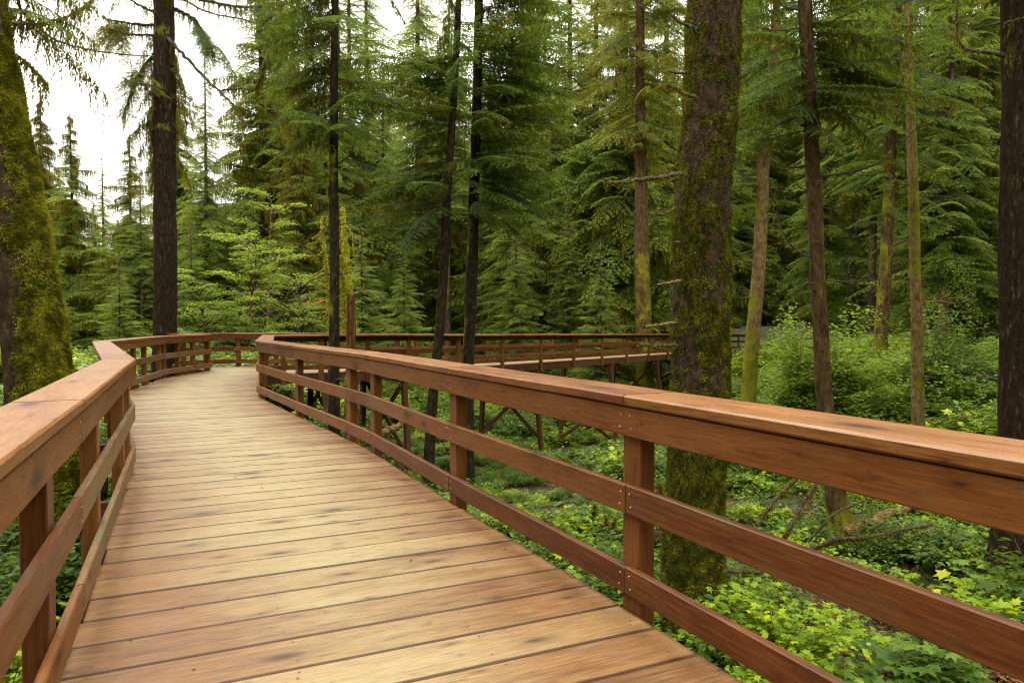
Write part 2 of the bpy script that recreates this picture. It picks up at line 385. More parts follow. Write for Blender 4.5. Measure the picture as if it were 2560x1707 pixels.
RNG = np.random.default_rng(7)
def plank(p0i, p0o, p1i, p1o, z0, z1, zb0, zb1, mat, name, parent, ch=0.005, gap=0.0015, tint=None, nsub=6, label=None, upright=False):
    """a board between end sections (inner/outer plan points), from height zb to z at each end"""
    A = [np.array([*p0i, 0.0]), np.array([*p0o, 0.0])]; B = [np.array([*p1i, 0.0]), np.array([*p1o, 0.0])]
    w = np.linalg.norm(A[1][:2] - A[0][:2]); h = z0 - zb0
    L = np.linalg.norm((B[0] + B[1] - A[0] - A[1])[:2]) / 2
    fw, fh = min(0.4, ch / w), min(0.4, ch / h)
    sec = [(fw, 0), (1 - fw, 0), (1, fh), (1, 1 - fh), (1 - fw, 1), (fw, 1), (0, 1 - fh), (0, fh)]
    per = [0]; 
    for i in range(8):
        a, b = sec[i], sec[(i + 1) % 8]; per.append(per[-1] + math.hypot((a[0] - b[0]) * w, (a[1] - b[1]) * h))
    t = RNG.random() if tint is None else tint
    ou, ov = RNG.random() * 50, RNG.random() * 50
    V = []; 
    ts = np.linspace(gap / L, 1 - gap / L, nsub + 1)
    wob = RNG.normal(0, 0.0012, (nsub + 1, 2)); 
    for j, s in enumerate(ts):
        pi_ = A[0] * (1 - s) + B[0] * s; po = A[1] * (1 - s) + B[1] * s
        zt = z0 * (1 - s) + z1 * s; zb = zb0 * (1 - s) + zb1 * s
        for (a, b) in sec:
            q = pi_ * (1 - a) + po * a; V.append((q[0] + wob[j, 0], q[1], zb * (1 - b) + zt * b + wob[j, 1]))
    Q = []; UV = []
    for j in range(nsub):
        u0, u1 = ou + ts[j] * L, ou + ts[j + 1] * L
        for i in range(8):
            k = (i + 1) % 8
            Q.append((j * 8 + i, j * 8 + k, (j + 1) * 8 + k, (j + 1) * 8 + i))
            v0, v1 = ov + per[i], ov + per[i + 1]
            UV += [(u0, v0), (u0, v1), (u1, v1), (u1, v0)]
    nb = nsub * 8
    for base, flip in ((0, 1), (nb, 0)):
        for quad in ((0, 1, 2, 7), (2, 3, 6, 7), (3, 4, 5, 6)):
            qd = tuple(base + c for c in quad); 
            if not flip: qd = qd[::-1]
            Q.append(qd)
            UV += [(ou + sec[(c - base) % 8][0] * w, ov + sec[(c - base) % 8][1] * h) for c in qd]
    V = np.array(V)
    # make faces outward: test orientation sign
    n = np.cross(V[Q[0][1]] - V[Q[0][0]], V[Q[0][3]] - V[Q[0][0]])
    cen = V.mean(0)
    if n @ (V[Q[0][0]] - cen) < 0:
        Q = [q[::-1] for q in Q]; UV = [x for i in range(0, len(UV), 4) for x in UV[i:i + 4][::-1]]
    me = mk_mesh(name, V, np.array(Q), mat, uv=np.array(UV), attrs={'tint': np.full(len(V), t), 'edge': np.full(len(V), 0.5)}, smooth=False)
    return mk_obj(name, me, parent, label=label)

def vpost(c, d, along, thick, z0, z1, name, parent, mat, lean=(0, 0)):
    """upright post, centre c (plan) at z1, direction d (unit) along the rail; lean shifts the foot at z0"""
    d = np.array(d); nrm = np.array([d[1], -d[0]])
    V = []; ch = 0.006
    ha, ht = along / 2, thick / 2
    sec = [(-ha + ch, -ht), (ha - ch, -ht), (ha, -ht + ch), (ha, ht - ch), (ha - ch, ht), (-ha + ch, ht), (-ha, ht - ch), (-ha, -ht + ch)]
    per = [0]
    for i in range(8):
        a, b = sec[i], sec[(i + 1) % 8]; per.append(per[-1] + math.hypot(a[0] - b[0], a[1] - b[1]))
    ou, ov = RNG.random(2) * 50
    for k, z in enumerate((z0, z1)):
        off = np.array(lean) if k == 0 else np.zeros(2)
        for a, b in sec:
            q = np.array(c) + off + d * a + nrm * b; V.append((q[0], q[1], z))
    Q = []; UV = []
    for i in range(8):
        k = (i + 1) % 8; Q.append((i, k, 8 + k, 8 + i))
        UV += [(ou, ov + per[i]), (ou, ov + per[i + 1]), (ou + z1 - z0, ov + per[i + 1]), (ou + z1 - z0, ov + per[i])]
    for base in (0, 8):
        for quad in ((0, 1, 2, 7), (2, 3, 6, 7), (3, 4, 5, 6)):
            Q.append(tuple(base + x for x in quad)); UV += [(ou + sec[x][0], ov + sec[x][1]) for x in quad]
    V = np.array(V)
    me = mk_mesh(name, V, np.array(Q), mat, uv=np.array(UV), attrs={'tint': np.full(16, RNG.random()), 'edge': np.full(16, 0.5)}, smooth=False)
    return mk_obj(name, me, parent)

def screws(pts, parent, name='screw'):
    """small steel screw heads: list of (position, normal)"""
    for p, nrm in pts:
        p = np.array(p); nrm = np.array(nrm, float); nrm /= np.linalg.norm(nrm)
        t = np.cross(nrm, (0, 0, 1)); t /= np.linalg.norm(t); b = np.cross(nrm, t); r = 0.0045
        ring = [p + r * (cos(a) * t + sin(a) * b) for a in np.arange(8) * pi / 4]
        top = [p + nrm * 0.0022 + 0.7 * r * (cos(a) * t + sin(a) * b) for a in np.arange(8) * pi / 4]
        V = np.array(ring + top); Q = [(i, (i + 1) % 8, 8 + (i + 1) % 8, 8 + i) for i in range(8)] + [(8, 9, 10, 15), (10, 11, 14, 15), (11, 12, 13, 14)]
        mk_obj(name, mk_mesh(name, V, np.array(Q), M['steel'], smooth=False), parent, loc=(0, 0, 0))

CAPW = 0.33
def railing(path, side, root, segs, green=(), near=(), capw=CAPW):
    """cap, three rails and posts for the segments of an inner-face polyline; side=+1 when the outside is to the right"""
    s = side
    ci, co = offsets(path, -0.014 * s), offsets(path, (capw - 0.014) * s)
    ri, ro = offsets(path, 0), offsets(path, 0.038 * s)
    zd = [drop(*p) for p in path]
    for i in segs:
        a, b = i, i + 1
        L = np.linalg.norm(np.array(path[b]) - path[a])
        plank(ci[a], co[a], ci[b], co[b], 1.067 + zd[a], 1.067 + zd[b], 1.015 + zd[a], 1.015 + zd[b], M['cap'], 'cap_board', root, ch=0.009)
        for nm, zt, zb in (('top_rail', 1.008, 0.867), ('middle_rail', 0.628, 0.487), ('bottom_rail', 0.225, 0.092)):
            mt = M['rail_green'] if (i in green and nm != 'top_rail') else M['rail']
            o = plank(ri[a], ro[a], ri[b], ro[b], zt + zd[a], zt + zd[b], zb + zd[a], zb + zd[b], mt, nm, root)
            if i in near:
                d = np.array(path[b]) - path[a]; d /= np.linalg.norm(d); nrm = np.array([d[1], -d[0]]) * -s
                pts = []
                for e, sg in ((path[a], 1), (path[b], -1)):
                    for k, (du, dz) in enumerate(((0.035, 0.72), (0.045, 0.28))):
                        q = np.array(e) + d * du * sg + nrm * 0.0005
                        pts.append(((q[0], q[1], zb + (zt - zb) * dz), (nrm[0], nrm[1], 0)))
                screws(pts, o)
def posts(path, side, root, items, z0=-0.31):
    """items: (segment, fraction)"""
    for i, f in items:
        a, b = np.array(path[i]), np.array(path[i + 1]); d = (b - a) / np.linalg.norm(b - a)
        nrm = np.array([d[1], -d[0]]) * side
        c = a + (b - a) * f + nrm * (0.0385 + 0.0445); zz = drop(*c)
        vpost(c, d, 0.14, 0.089, z0 + zz, 1.0145 + zz, 'post', root, M['post'])

r1 = empty('timber_railing', (0.5, 3.3, 0), 'orange brown timber handrail running down the right side of the near deck boards', 'railing')
railing(R_NEAR, 1, r1, range(0, 7), near=(0, 1, 2, 3))
posts(R_NEAR, 1, r1, [(0, 0.42), (1, 0.0), (2, 0.0), (3, 0.0), (4, 0.0), (5, 0.0), (5, 0.97), (6, 0.03), (6, 0.10), (6, 0.3), (6, 0.52), (6, 0.75), (6, 0.97)])
r2 = empty('timber_railing', (-2, 3.0, 0), 'orange brown timber handrail in the left foreground bending away past the mossy trunk', 'railing')
railing(L_NEAR, -1, r2, range(0, 5), green=(1, 3, 4), near=(0,), capw=0.285)
posts(L_NEAR, -1, r2, [(0, 0.2), (0, 0.87), (1, 0.28), (1, 0.78), (1, 0.965), (2, 0.06), (2, 0.35), (2, 0.62), (2, 0.86), (3, 0.02), (3, 0.42), (3, 0.62), (3, 0.93), (4, 0.03), (4, 0.3), (4, 0.62), (4, 0.97)])
r3 = empty('timber_railing', (-1, 22, 0), 'near side handrail of the far boardwalk behind the two slim dark trunks', 'railing')
railing(R_FAR, 1, r3, range(0, len(R_FAR) - 1))
posts(R_FAR, 1, r3, [(0, 0.05), (0, 0.35), (1, 0.0), (2, 0.0), (3, 0.0), (4, 0.0)] + [(k, 0.0) for k in range(5, len(R_FAR) - 1)])
r4 = empty('timber_railing', (-3, 25, 0), 'back handrail of the far boardwalk seen through the nearer rails', 'railing')
railing(L_FAR, -1, r4, range(0, len(L_FAR) - 1))
posts(L_FAR, -1, r4, [(0, 0.1), (0, 0.55), (1, 0.03), (2, 0.05), (2, 0.55), (3, 0.5), (4, 0.0), (4, 0.6), (5, 0.0)] + [(k, 0.0) for k in range(6, len(L_FAR) - 1)])

# --- deck boards
walk = empty('boardwalk', (-1.5, 8, 0), 'raised timber boardwalk of worn golden planks curving away on trestle legs', 'boardwalk')
def poly_spans(poly, v, D, Nv):
    """crossings of the line at offset v (along Nv) with the polygon, as positions along D"""
    n = len(poly); out = []
    for i in range(n):
        a, b = poly[i], poly[(i + 1) % n]; va, vb = a @ Nv, b @ Nv
        if (va - v) * (vb - v) < 0:
            t = (v - va) / (vb - va); out.append((a + (b - a) * t) @ D)
    return sorted(out)

def deck(poly, D, width, gap, name, thick=0.038):
    D = np.array(D) / np.linalg.norm(D); Nv = np.array([-D[1], D[0]])
    poly = np.array(poly); vs = poly @ Nv
    V = []; Q = []; UV = []; TI = []; ED = []; RI = []
    v = vs.min() + 0.002
    while v < vs.max():
        w = width * RNG.uniform(0.985, 1.01)
        va, vb = v, v + w - gap
        ca = poly_spans(poly, va + 1e-4, D, Nv); cb = poly_spans(poly, vb - 1e-4, D, Nv); cmid = poly_spans(poly, (va + vb) / 2, D, Nv)
        if len(ca) != len(cmid): ca = cmid
        if len(cb) != len(cmid): cb = cmid
        for k in range(0, len(cmid) - 1, 2):
            j = RNG.normal(0, 0.006, 2)
            a0, a1, b0, b1 = ca[k] + j[0], ca[k + 1] + j[1], cb[k] + j[0], cb[k + 1] + j[1]
            if abs(a1 - a0) < 0.05 or abs(a1-a0)+abs(b1-b0) < .1: continue
            n = 14; c = 0.006; base = len(V); tint = RNG.random(); ou, ov = RNG.random(2) * 60; dz = RNG.normal(0, 0.0008)
            cup = RNG.normal(0, 0.0006)
            secs = [(0, -thick), (0, -c), (c / w, 0), (0.055, 0), (0.5, cup), (0.945, 0), (1 - c / w, 0), (1, -c), (1, -thick)]
            RIMV = [1, 1, 0.9, 0, 0, 0, 0.9, 1, 1]
            for i_, s in enumerate([0, 0.012] + list(np.linspace(0, 1, n - 1)[1:-1]) + [0.988, 1]):
                pa = a0 + (a1 - a0) * s; pb = b0 + (b1 - b0) * s
                e = min(1.0, abs(2 * s - 1) ** 1.4 + 0.5 * float(sst(4.6, 2.2, (Nv * va + D * (a0 + (a1 - a0) * s))[1])))
                for (f, z) in secs:
                    q = D * (pa + (pb - pa) * f) + Nv * (va + (vb - va) * f)
                    V.append((q[0], q[1], z + dz + drop(*q) if q[1] > 20 else z + dz)); TI.append(tint); ED.append(e)
                RI += [r_ if 0 < i_ < n else 0.75 + 0.25 * r_ for r_ in RIMV]
            m = len(secs)
            for i in range(n):
                for l in range(m - 1):
                    q = (base + i * m + l, base + (i + 1) * m + l, base + (i + 1) * m + l + 1, base + i * m + l + 1)
                    Q.append(q)
                    sl = [0, 0.012] + list(np.linspace(0, 1, n - 1)[1:-1]) + [0.988, 1]; u0 = ou + (a1 - a0) * sl[i]; u1 = ou + (a1 - a0) * sl[i + 1]
                    v0 = ov + secs[l][0] * w + secs[l][1]; v1 = ov + secs[l + 1][0] * w - secs[l + 1][1]
                    UV += [(u0, v0), (u1, v0), (u1, v1), (u0, v1)]
            for i in (0, n):
                o = base + i * m
                for qd in ((o, o + 1, o + 7, o + 8), (o + 1, o + 2, o + 6, o + 7), (o + 3, o + 4, o + 5, o + 5)):
                    if qd[2] == qd[3]: continue
                    Q.append(qd); UV += [(ou, ov), (ou, ov + 0.02), (ou + 0.03, ov + 0.02), (ou + 0.03, ov)]
        v += w
    me = mk_mesh(name, np.array(V), np.array(Q), M['deck'], uv=np.array(UV), attrs={'tint': TI, 'edge': ED, 'rim': RI}, smooth=False)
    return mk_obj(name, me, walk)

Ro = offsets(R_NEAR, 0.0365); Lo = offsets(L_NEAR, -0.0365); RFo = offsets(R_FAR, 0.0365); LFo = offsets(L_FAR, -0.0365)
near_poly = list(Ro) + [np.array([-8.2, 21.9])] + [LFo[1]] + list(Lo[::-1])
deck(near_poly, (0.903, 0.40), 0.289, 0.009, 'deck')
# screw heads in rows over the joists of the near deck boards
D_ = np.array([0.903, 0.40]) / np.linalg.norm([0.903, 0.40]); N_ = np.array([-D_[1], D_[0]]); SA = Acc(); srg = np.random.default_rng(44)
vv = (np.array(near_poly) @ N_).min() + 0.002
while vv < 9.5:
    sp_ = poly_spans(np.array(near_poly), vv + 0.14, D_, N_)
    if len(sp_) >= 2:
        a_, b_ = sp_[0], sp_[1]
        for u_ in (a_ + 0.10, a_ + (b_ - a_) * 0.36, a_ + (b_ - a_) * 0.68, b_ - 0.10):
            for f_ in (0.055, 0.235):
                c_ = D_ * (u_ + srg.normal(0, 0.008)) + N_ * (vv + f_ + srg.normal(0, 0.004)); r_ = 0.0048
                SA.quads([[(c_[0] + r_ * cos(t_), c_[1] + r_ * sin(t_), 0.0022) for t_ in (q_, q_ + 0.785, q_ + 1.571, q_ + 2.356)] for q_ in (0, 2.356)] + [[(c_[0] + r_ * cos(t_), c_[1] + r_ * sin(t_), 0.0022) for t_ in (4.712, 5.498, 0, 2.356)]], 0.5)
    vv += 0.289
mk_obj('screw', SA.build('screw', [plain('dull_screw', (0.10, 0.085, 0.07), 0.5, 0.4)]), walk, kind='stuff')
far_poly = list(RFo) + list(LFo[::-1][:-2]) + [np.array([-8.19, 21.88])]
deck(far_poly, TN, 0.289, 0.006, 'deck')
# --- rim joists under the deck edge
def rim(path, side):
    a, b = offsets(path, 0.0), offsets(path, 0.0355 * side); 
    for i in range(len(path) - 1):
        za, zb = drop(*path[i]) - 0.045, drop(*path[i + 1]) - 0.045
        plank(a[i], b[i], a[i + 1], b[i + 1], za, zb, za - 0.235, zb - 0.235, M['under'], 'rim_joist', walk, nsub=1)
rim(R_NEAR, 1); rim(L_NEAR, -1); rim(R_FAR, 1); rim(L_FAR, -1)
# inner joists
def joist(a, b):
    a = np.array(a, float); b = np.array(b, float); d = (b - a) / np.linalg.norm(b - a); nn = np.array([d[1], -d[0]]) * 0.02
    za, zb = drop(*a) - 0.05, drop(*b) - 0.05
    plank(a - nn, a + nn, b - nn, b + nn, za, zb, za - 0.23, zb - 0.23, M['under'], 'joist', walk, nsub=1)
for f in (0.35, 0.68):
    pm = [np.array(R_FAR[i]) * (1 - f) + np.array(L_FAR[i + 1]) * f for i in range(4, len(R_FAR) - 1)]
    for i in range(len(pm) - 1): joist(pm[i], pm[i + 1])
# --- trestles
def bar3(a, b, w, t, upv, name, parent, mat):
    a = np.array(a, float); b = np.array(b, float); d = b - a; L = np.linalg.norm(d); d /= L
    u = np.array(upv, float); u -= d * (u @ d); u /= np.linalg.norm(u); s = np.cross(d, u)
    V = [p + u * i * w / 2 + s * j * t / 2 for p in (a, b) for (i, j) in ((-1, -1), (1, -1), (1, 1), (-1, 1))]
    Q = [(0, 1, 5, 4), (1, 2, 6, 5), (2, 3, 7, 6), (3, 0, 4, 7), (3, 2, 1, 0), (4, 5, 6, 7)]
    ou, ov = RNG.random(2) * 50; UV = []
    for k in range(4): UV += [(ou, ov + k * 0.2), (ou, ov + k * 0.2 + w), (ou + L, ov + k * 0.2 + w), (ou + L, ov + k * 0.2)]
    UV += [(ou, ov), (ou + w, ov), (ou + w, ov + t), (ou, ov + t)] * 2
    me = mk_mesh(name, np.array(V), np.array(Q), mat, uv=np.array(UV), attrs={'tint': np.full(8, RNG.random()), 'edge': np.full(8, .5)}, smooth=False)
    return mk_obj(name, me, parent, loc=(0, 0, 0))

def trestle(pi_, po, brace=True, bat=0.10, zt=None, hh=None):
    pi_ = np.array(pi_, float); po = np.array(po, float); d = (po - pi_) / np.linalg.norm(po - pi_)
    zi = drop(*pi_) - 0.29; root = bpy.data.objects.new('trestle', None); COL.objects.link(root); root.parent = walk
    root.location = [-c for c in walk.location]
    gi = float(ground_z(*pi_)) - 0.3; go = float(ground_z(*po)) - 0.3
    fi = pi_ - d * bat * (zi - gi); fo = po + d * bat * (zi - go) * 0.5
    tdir = (d[1], -d[0], 0)
    bar3((*pi_, zi), (*fi, gi), 0.15, 0.15, (*d, 0), 'leg', root, M['under'])
    bar3((*po, zi), (*fo, go), 0.15, 0.15, (*d, 0), 'leg', root, M['under'])
    bar3((*(pi_ - d * 0.15), zi + 0.0), (*(po + d * 0.15), zi + 0.0), 0.14, 0.09, (0, 0, 1), 'crossbeam', root, M['under'])
    for p in (pi_, po):
        bar3((p[0] - d[0] * 0.08, p[1] - d[1] * 0.08, zi + 0.12), (p[0] - d[0] * 0.08, p[1] - d[1] * 0.08, zi - 0.16), 0.05, 0.012, (*d, 0), 'bracket', root, M['steel'])
    if brace:
        off = np.array([d[1], -d[0]]) * -0.095
        h = zi - max(gi, go) - 0.3
        n = 1 if h < 2.6 else 2
        zt = zi - 0.15 if zt is None else zt
        hh = min(2.3, (h - 0.4) / 1.0) if hh is None else hh
        for s in (1, -1):
            k = 1.0 if s == 1 else -1.0
            o2 = off * k
            A = pi_ if s == 1 else po; B = (po + d * 0.05) if s == 1 else (pi_ - d * bat * hh)
            bar3((A[0] + o2[0], A[1] + o2[1], zt), (B[0] + o2[0], B[1] + o2[1], zt - hh), 0.14, 0.038, (0, 0, 1), 'brace', root, M['under'])
            for q, z in ((A, zt), (B, zt - hh)):
                c = np.array([q[0] + o2[0] * 1.25, q[1] + o2[1] * 1.25])
                bar3((c[0], c[1], z), (c[0] + o2[0] * 0.15, c[1] + o2[1] * 0.15, z), 0.035, 0.035, (0, 0, 1), 'bolt', root, M['steel'])
for t in (-2.3, 0.88, 3.37, 5.49, 8.0, 10.5):
    a = T0 + TD * t if t > -1 else np.array([-3.3, 20.75]); b = a + (TN if t > -1 else np.array([-1.6, 1.75]))
    trestle(a, b, zt={-2.3: -0.5, 0.88: -0.8, 3.37: -2.3}.get(t), hh={-2.3: 2.4, 0.88: 2.2, 3.37: 1.7}.get(t))
trestle((-5.3, 19.25), (-6.3, 21.3)); trestle((-4.9, 13.0), (-7.3, 13.4)); trestle((-3.3, 10.2), (-5.5, 9.1), bat=0.04)
trestle((-1.5, 7.2), (-3.7, 6.2), bat=0.04); trestle((0.3, 3.6), (-1.9, 2.6), bat=0.04)
# ------------------------------------------------------------------ trunks and limbs
def norm(v): v = np.asarray(v, float); return v / (np.linalg.norm(v, axis=-1, keepdims=True) + 1e-12)

def px_nodes(nodes, depth):
    """photo-measured trunk: (px, py, width px) at a distance -> (x, y, z, r)"""
    out = []
    for a in nodes:
        d = a[3] if len(a) > 3 else depth
        p = P(a[0], a[1], d); out.append((p[0], p[1], p[2], a[2] * d / FPX / 2 * cos(math.atan((a[0] - 1280) / FPX))))
    return sorted(out, key=lambda t: t[2])

def trunk_line(nodes, top=None, taper=0.55, base=True):
    nd = [np.array(t) for t in sorted(nodes, key=lambda t: t[2])]
    if base:
        a, b = nd[0], nd[1]; gz = float(ground_z(a[0], a[1])) - 0.25
        if gz < a[2] - 0.05:
            k = (gz - a[2]) / (b[2] - a[2]) * 0.5
            nd.insert(0, np.array([a[0] + (b[0] - a[0]) * k, a[1], gz, a[3] * 1.08]))
    if top and top > nd[-1][2] + 0.3:
        a, b = nd[-2], nd[-1]; k = (top - b[2]) / max(0.5, b[2] - a[2])
        nd.append(np.array([b[0] + np.clip((b[0] - a[0]) * k, -1.5, 1.5), b[1], top, b[3] * taper]))
    return np.array(nd)

def line_at(nd, z):
    return np.array([np.interp(z, nd[:, 2], nd[:, k]) for k in (0, 1)] + [z]), float(np.interp(z, nd[:, 2], nd[:, 3]))

def trunk_geo(nd, seg=28, vstep=0.15, amp=0.06, fr=5.0, zfr=1.2, flare=0.35, seed=1, moss=None, fluted=5, broken=False):
    z0, z1 = nd[0, 2], nd[-1, 2]; nz = max(4, int((z1 - z0) / vstep)); zs = np.linspace(z0, z1, nz + 1)
    # smooth interpolation
    cx = np.interp(zs, nd[:, 2], nd[:, 0]); cy_ = np.interp(zs, nd[:, 2], nd[:, 1]); r = np.interp(zs, nd[:, 2], nd[:, 3])
    k = max(1, nz // 24); ker = np.ones(2 * k + 1) / (2 * k + 1)
    pad = lambda a: np.convolve(np.pad(a, k, mode='reflect', reflect_type='odd'), ker, 'valid')
    cx, cy_, r = pad(cx), pad(cy_), np.maximum(pad(r), 0.004)
    cx = cx + (fbm(np.stack([zs * 0.35, zs * 0, zs * 0], -1), seed + 3) - 0.5) * r * 0.5
    th = np.linspace(0, 2 * pi, seg, endpoint=False)
    TH, ZZ = np.meshgrid(th, zs); R = np.repeat(r[:, None], seg, 1)
    h = (ZZ - z0)
    R = R * (1 + flare * np.exp(-h / (0.35 + r[0] * 1.1)) * (1 + 0.35 * np.sin(TH * fluted + seed)))
    pn = np.stack([np.cos(TH) * fr * 0.5, np.sin(TH) * fr * 0.5, ZZ * zfr], -1)
    n1 = fbm(pn, seed, 3); n2 = fbm(pn * np.array([3.1, 3.1, 3.5]), seed + 9, 2)
    R = R * (1 + amp * 2 * (n1 - 0.5) + amp * 1.2 * (n2 - 0.5))
    if broken:
        cut = z1 - (0.05 + 1.0 * fbm(np.stack([np.cos(TH), np.sin(TH), TH * 0], -1) * 1.8, seed + 5, 3)) * broken
        ZZ = np.minimum(ZZ, cut)
    X = cx[:, None] + R * np.cos(TH); Y = cy_[:, None] + R * np.sin(TH)
    V = np.stack([X, Y, ZZ], -1).reshape(-1, 3)
    i = (np.arange(nz)[:, None] * seg + np.arange(seg)[None]); j = (np.arange(nz)[:, None] * seg + (np.arange(seg)[None] + 1) % seg)
    Q = np.stack([i, j, j + seg, i + seg], -1).reshape(-1, 4)
    V = np.vstack([V, [[cx[-1], cy_[-1], ZZ[-1].mean() - (0.1 if broken else 0)]]]); c = len(V) - 1
    b = nz * seg; cap = [(b + q, b + (q + 1) % seg, b + (q + 2) % seg, c) for q in range(0, seg, 2)]
    Q = np.vstack([Q, cap])
    ms = np.zeros(len(V))
    if moss is not None: ms = moss(V, cx, zs)
    return V, Q, ms, n1

def tube(pts, r, seg=6, seed=0, jitter=0.12):
    pts = np.array(pts, float); n = len(pts); r = np.broadcast_to(r, (n,)) if np.ndim(r) == 0 else np.asarray(r)
    T = norm(np.gradient(pts, axis=0)); ref = np.array([0.13, 0.21, 0.97]); A = norm(np.cross(T, ref)); B = np.cross(T, A)
    th = np.linspace(0, 2 * pi, seg, endpoint=False); rng = np.random.default_rng(seed)
    rr = r[:, None] * (1 + rng.uniform(-jitter, jitter, (n, seg)))
    V = pts[:, None] + rr[..., None] * (np.cos(th)[None, :, None] * A[:, None] + np.sin(th)[None, :, None] * B[:, None])
    i = (np.arange(n - 1)[:, None] * seg + np.arange(seg)[None]); j = (np.arange(n - 1)[:, None] * seg + (np.arange(seg)[None] + 1) % seg)
    return V.reshape(-1, 3), np.stack([i, j, j + seg, i + seg], -1).reshape(-1, 4)

def smooth_path(pts, n):
    """Catmull-Rom through the points"""
    p = np.array(pts, float)
    if len(p) == 2: return p[0] + (p[1] - p[0]) * np.linspace(0, 1, n)[:, None]
    q = np.vstack([2 * p[0] - p[1], p, 2 * p[-1] - p[-2]]); out = []
    ts = np.linspace(0, len(p) - 1 - 1e-6, n)
    for t in ts:
        i = int(t); f = t - i; a, b, c, d = q[i], q[i + 1], q[i + 2], q[i + 3]
        out.append(0.5 * (2 * b + (c - a) * f + (2 * a - 5 * b + 4 * c - d) * f * f + (3 * b - a - 3 * c + d) * f ** 3))
    return np.array(out)

# ------------------------------------------------------------------ leaves
def rhomb(base, d, s, l, w, fold=0.0):
    """leaf-like quads; arrays (N,3),(N,3),(N,3),(N,),(N,)"""
    l = np.asarray(l)[..., None]; w = np.asarray(w)[..., None]; up = np.cross(s, d)
    m = base + d * l * 0.42
    return np.stack([base, m + s * w / 2 + up * w * fold, base + d * l, m - s * w / 2 + up * w * fold], 1)

def frond(rng, L, W, droop, step=0.05, el=0.055, ew=0.016, tipdroop=0.5, dens=1.0):
    """flat conifer spray along +x: returns quads, tint, axis points"""
    n = int(L / step); s = np.linspace(0.08, 1, n); bend = rng.normal(0, 0.12)
    ax = lambda t: np.stack([t * L, bend * L * t ** 2, 0.10 * L * t - droop * L * t ** 2.2], -1)
    Qs = []; Ts = []
    for k, t in enumerate(s):
        p0 = ax(np.array(t)); tang = norm(ax(np.array(t + 0.02)) - ax(np.array(t - 0.02)))
        ls = W * min(1, 0.25 + 3.2 * t) * (1 - t) ** 0.75 * rng.uniform(0.6, 1.15) + 0.05 * L * 0.3
        if rng.random() > 0.93: continue
        sgn = 1 if k % 2 else -1
        a = radians(rng.uniform(48, 66)) * sgn
        side = norm(np.array([-tang[1], tang[0], 0]))
        dr = norm(tang * cos(a) + side * sin(a))
        m = max(2, int(ls / (el * 0.42) * dens)); r = np.linspace(0.05, 1, m) * ls
        base = p0 + dr * r[:, None] + np.array([0, 0, -1]) * (tipdroop * (r / (W + 0.1)) ** 1.6 * 0.28 * (W + 0.1) + rng.uniform(0, 0.02))[:, None]
        tw = norm(np.gradient(base, axis=0)) if m > 1 else dr[None]
        sd = norm(np.cross(tw, [0, 0, 1.0]))
        for sg in (1, -1):
            b2 = radians(48) * sg + rng.normal(0, 0.25, m)
            d = tw * np.cos(b2)[:, None] + sd * np.sin(b2)[:, None] * 1.0 + np.array([0, 0, -1]) * rng.uniform(0.0, 0.35, m)[:, None] + rng.normal(0, 0.12, (m, 3))
            d = norm(d); ss = norm(np.cross(d, np.array([0, 0, 1.0]) + rng.normal(0, 0.35, (m, 3))))
            taper = 1 - 0.45 * (r / ls)
            Qs.append(rhomb(base, d, ss, el * rng.uniform(0.75, 1.25, m) * taper, ew * rng.uniform(0.8, 1.25, m), 0.15))
            Ts.append(np.clip(0.42 + 0.3 * (r / ls) + 0.15 * t + rng.normal(0, 0.16, m) + rng.normal(0, 0.08), 0, 1))
    A = ax(np.linspace(0, 1, 9))
    return np.concatenate(Qs), np.concatenate(Ts), A

def strands(rng, pts, n, lmin, lmax, w=0.02, el=0.055):
    """moss hanging from points: chains of thin blades"""
    Q = []; T = []
    idx = rng.integers(0, len(pts), n)
    for i in idx:
        L = lmin + (lmax - lmin) * rng.random() ** 2; m = max(1, int(L / (el * 0.6)))
        z = np.arange(m) * el * 0.6
        base = pts[i] + rng.normal(0, 0.012, 3) + np.stack([np.cumsum(rng.normal(0, 0.008, m)), np.cumsum(rng.normal(0, 0.008, m)), -z], -1)
        d = norm(np.stack([rng.normal(0, 0.3, m), rng.normal(0, 0.3, m), -np.ones(m)], -1)); a = rng.uniform(0, pi, m)
        s = norm(np.cross(d, np.stack([np.cos(a), np.sin(a), 0 * a], -1)))
        tp = 1 - 0.6 * z / (L + el)
        Q.append(rhomb(base, d, s, np.full(m, el * 1.2), w * tp * rng.uniform(0.6, 1.4, m))); T.append(np.clip(rng.normal(0.45, 0.18) + rng.normal(0, 0.1, m), 0, 1))
    return np.concatenate(Q), np.concatenate(T)

def rotz(a): c, s = cos(a), sin(a); return np.array([[c, -s, 0], [s, c, 0], [0, 0, 1.0]])
def roty(a): c, s = cos(a), sin(a); return np.array([[c, 0, s], [0, 1, 0], [-s, 0, c]])
def rotx(a): c, s = cos(a), sin(a); return np.array([[1, 0, 0], [0, c, -s], [0, s, c]])

rf = np.random.default_rng(11)
FINE = [frond(rf, 3.0, 0.85 * rf.uniform(0.8, 1.15), rf.uniform(0.10, 0.3), 0.08, 0.115, 0.045, tipdroop=rf.uniform(1.0, 2.6)) for _ in range(7)]
COARSE = [frond(rf, 3.0, 1.15, rf.uniform(0.05, 0.3), 0.12, 0.16, 0.058, tipdroop=rf.uniform(0.9, 2.6)) for _ in range(6)]
VERYC = [frond(rf, 3.0, 1.0, rf.uniform(0.1, 0.3), 0.3, 0.36, 0.12, tipdroop=1.0) for _ in range(4)]

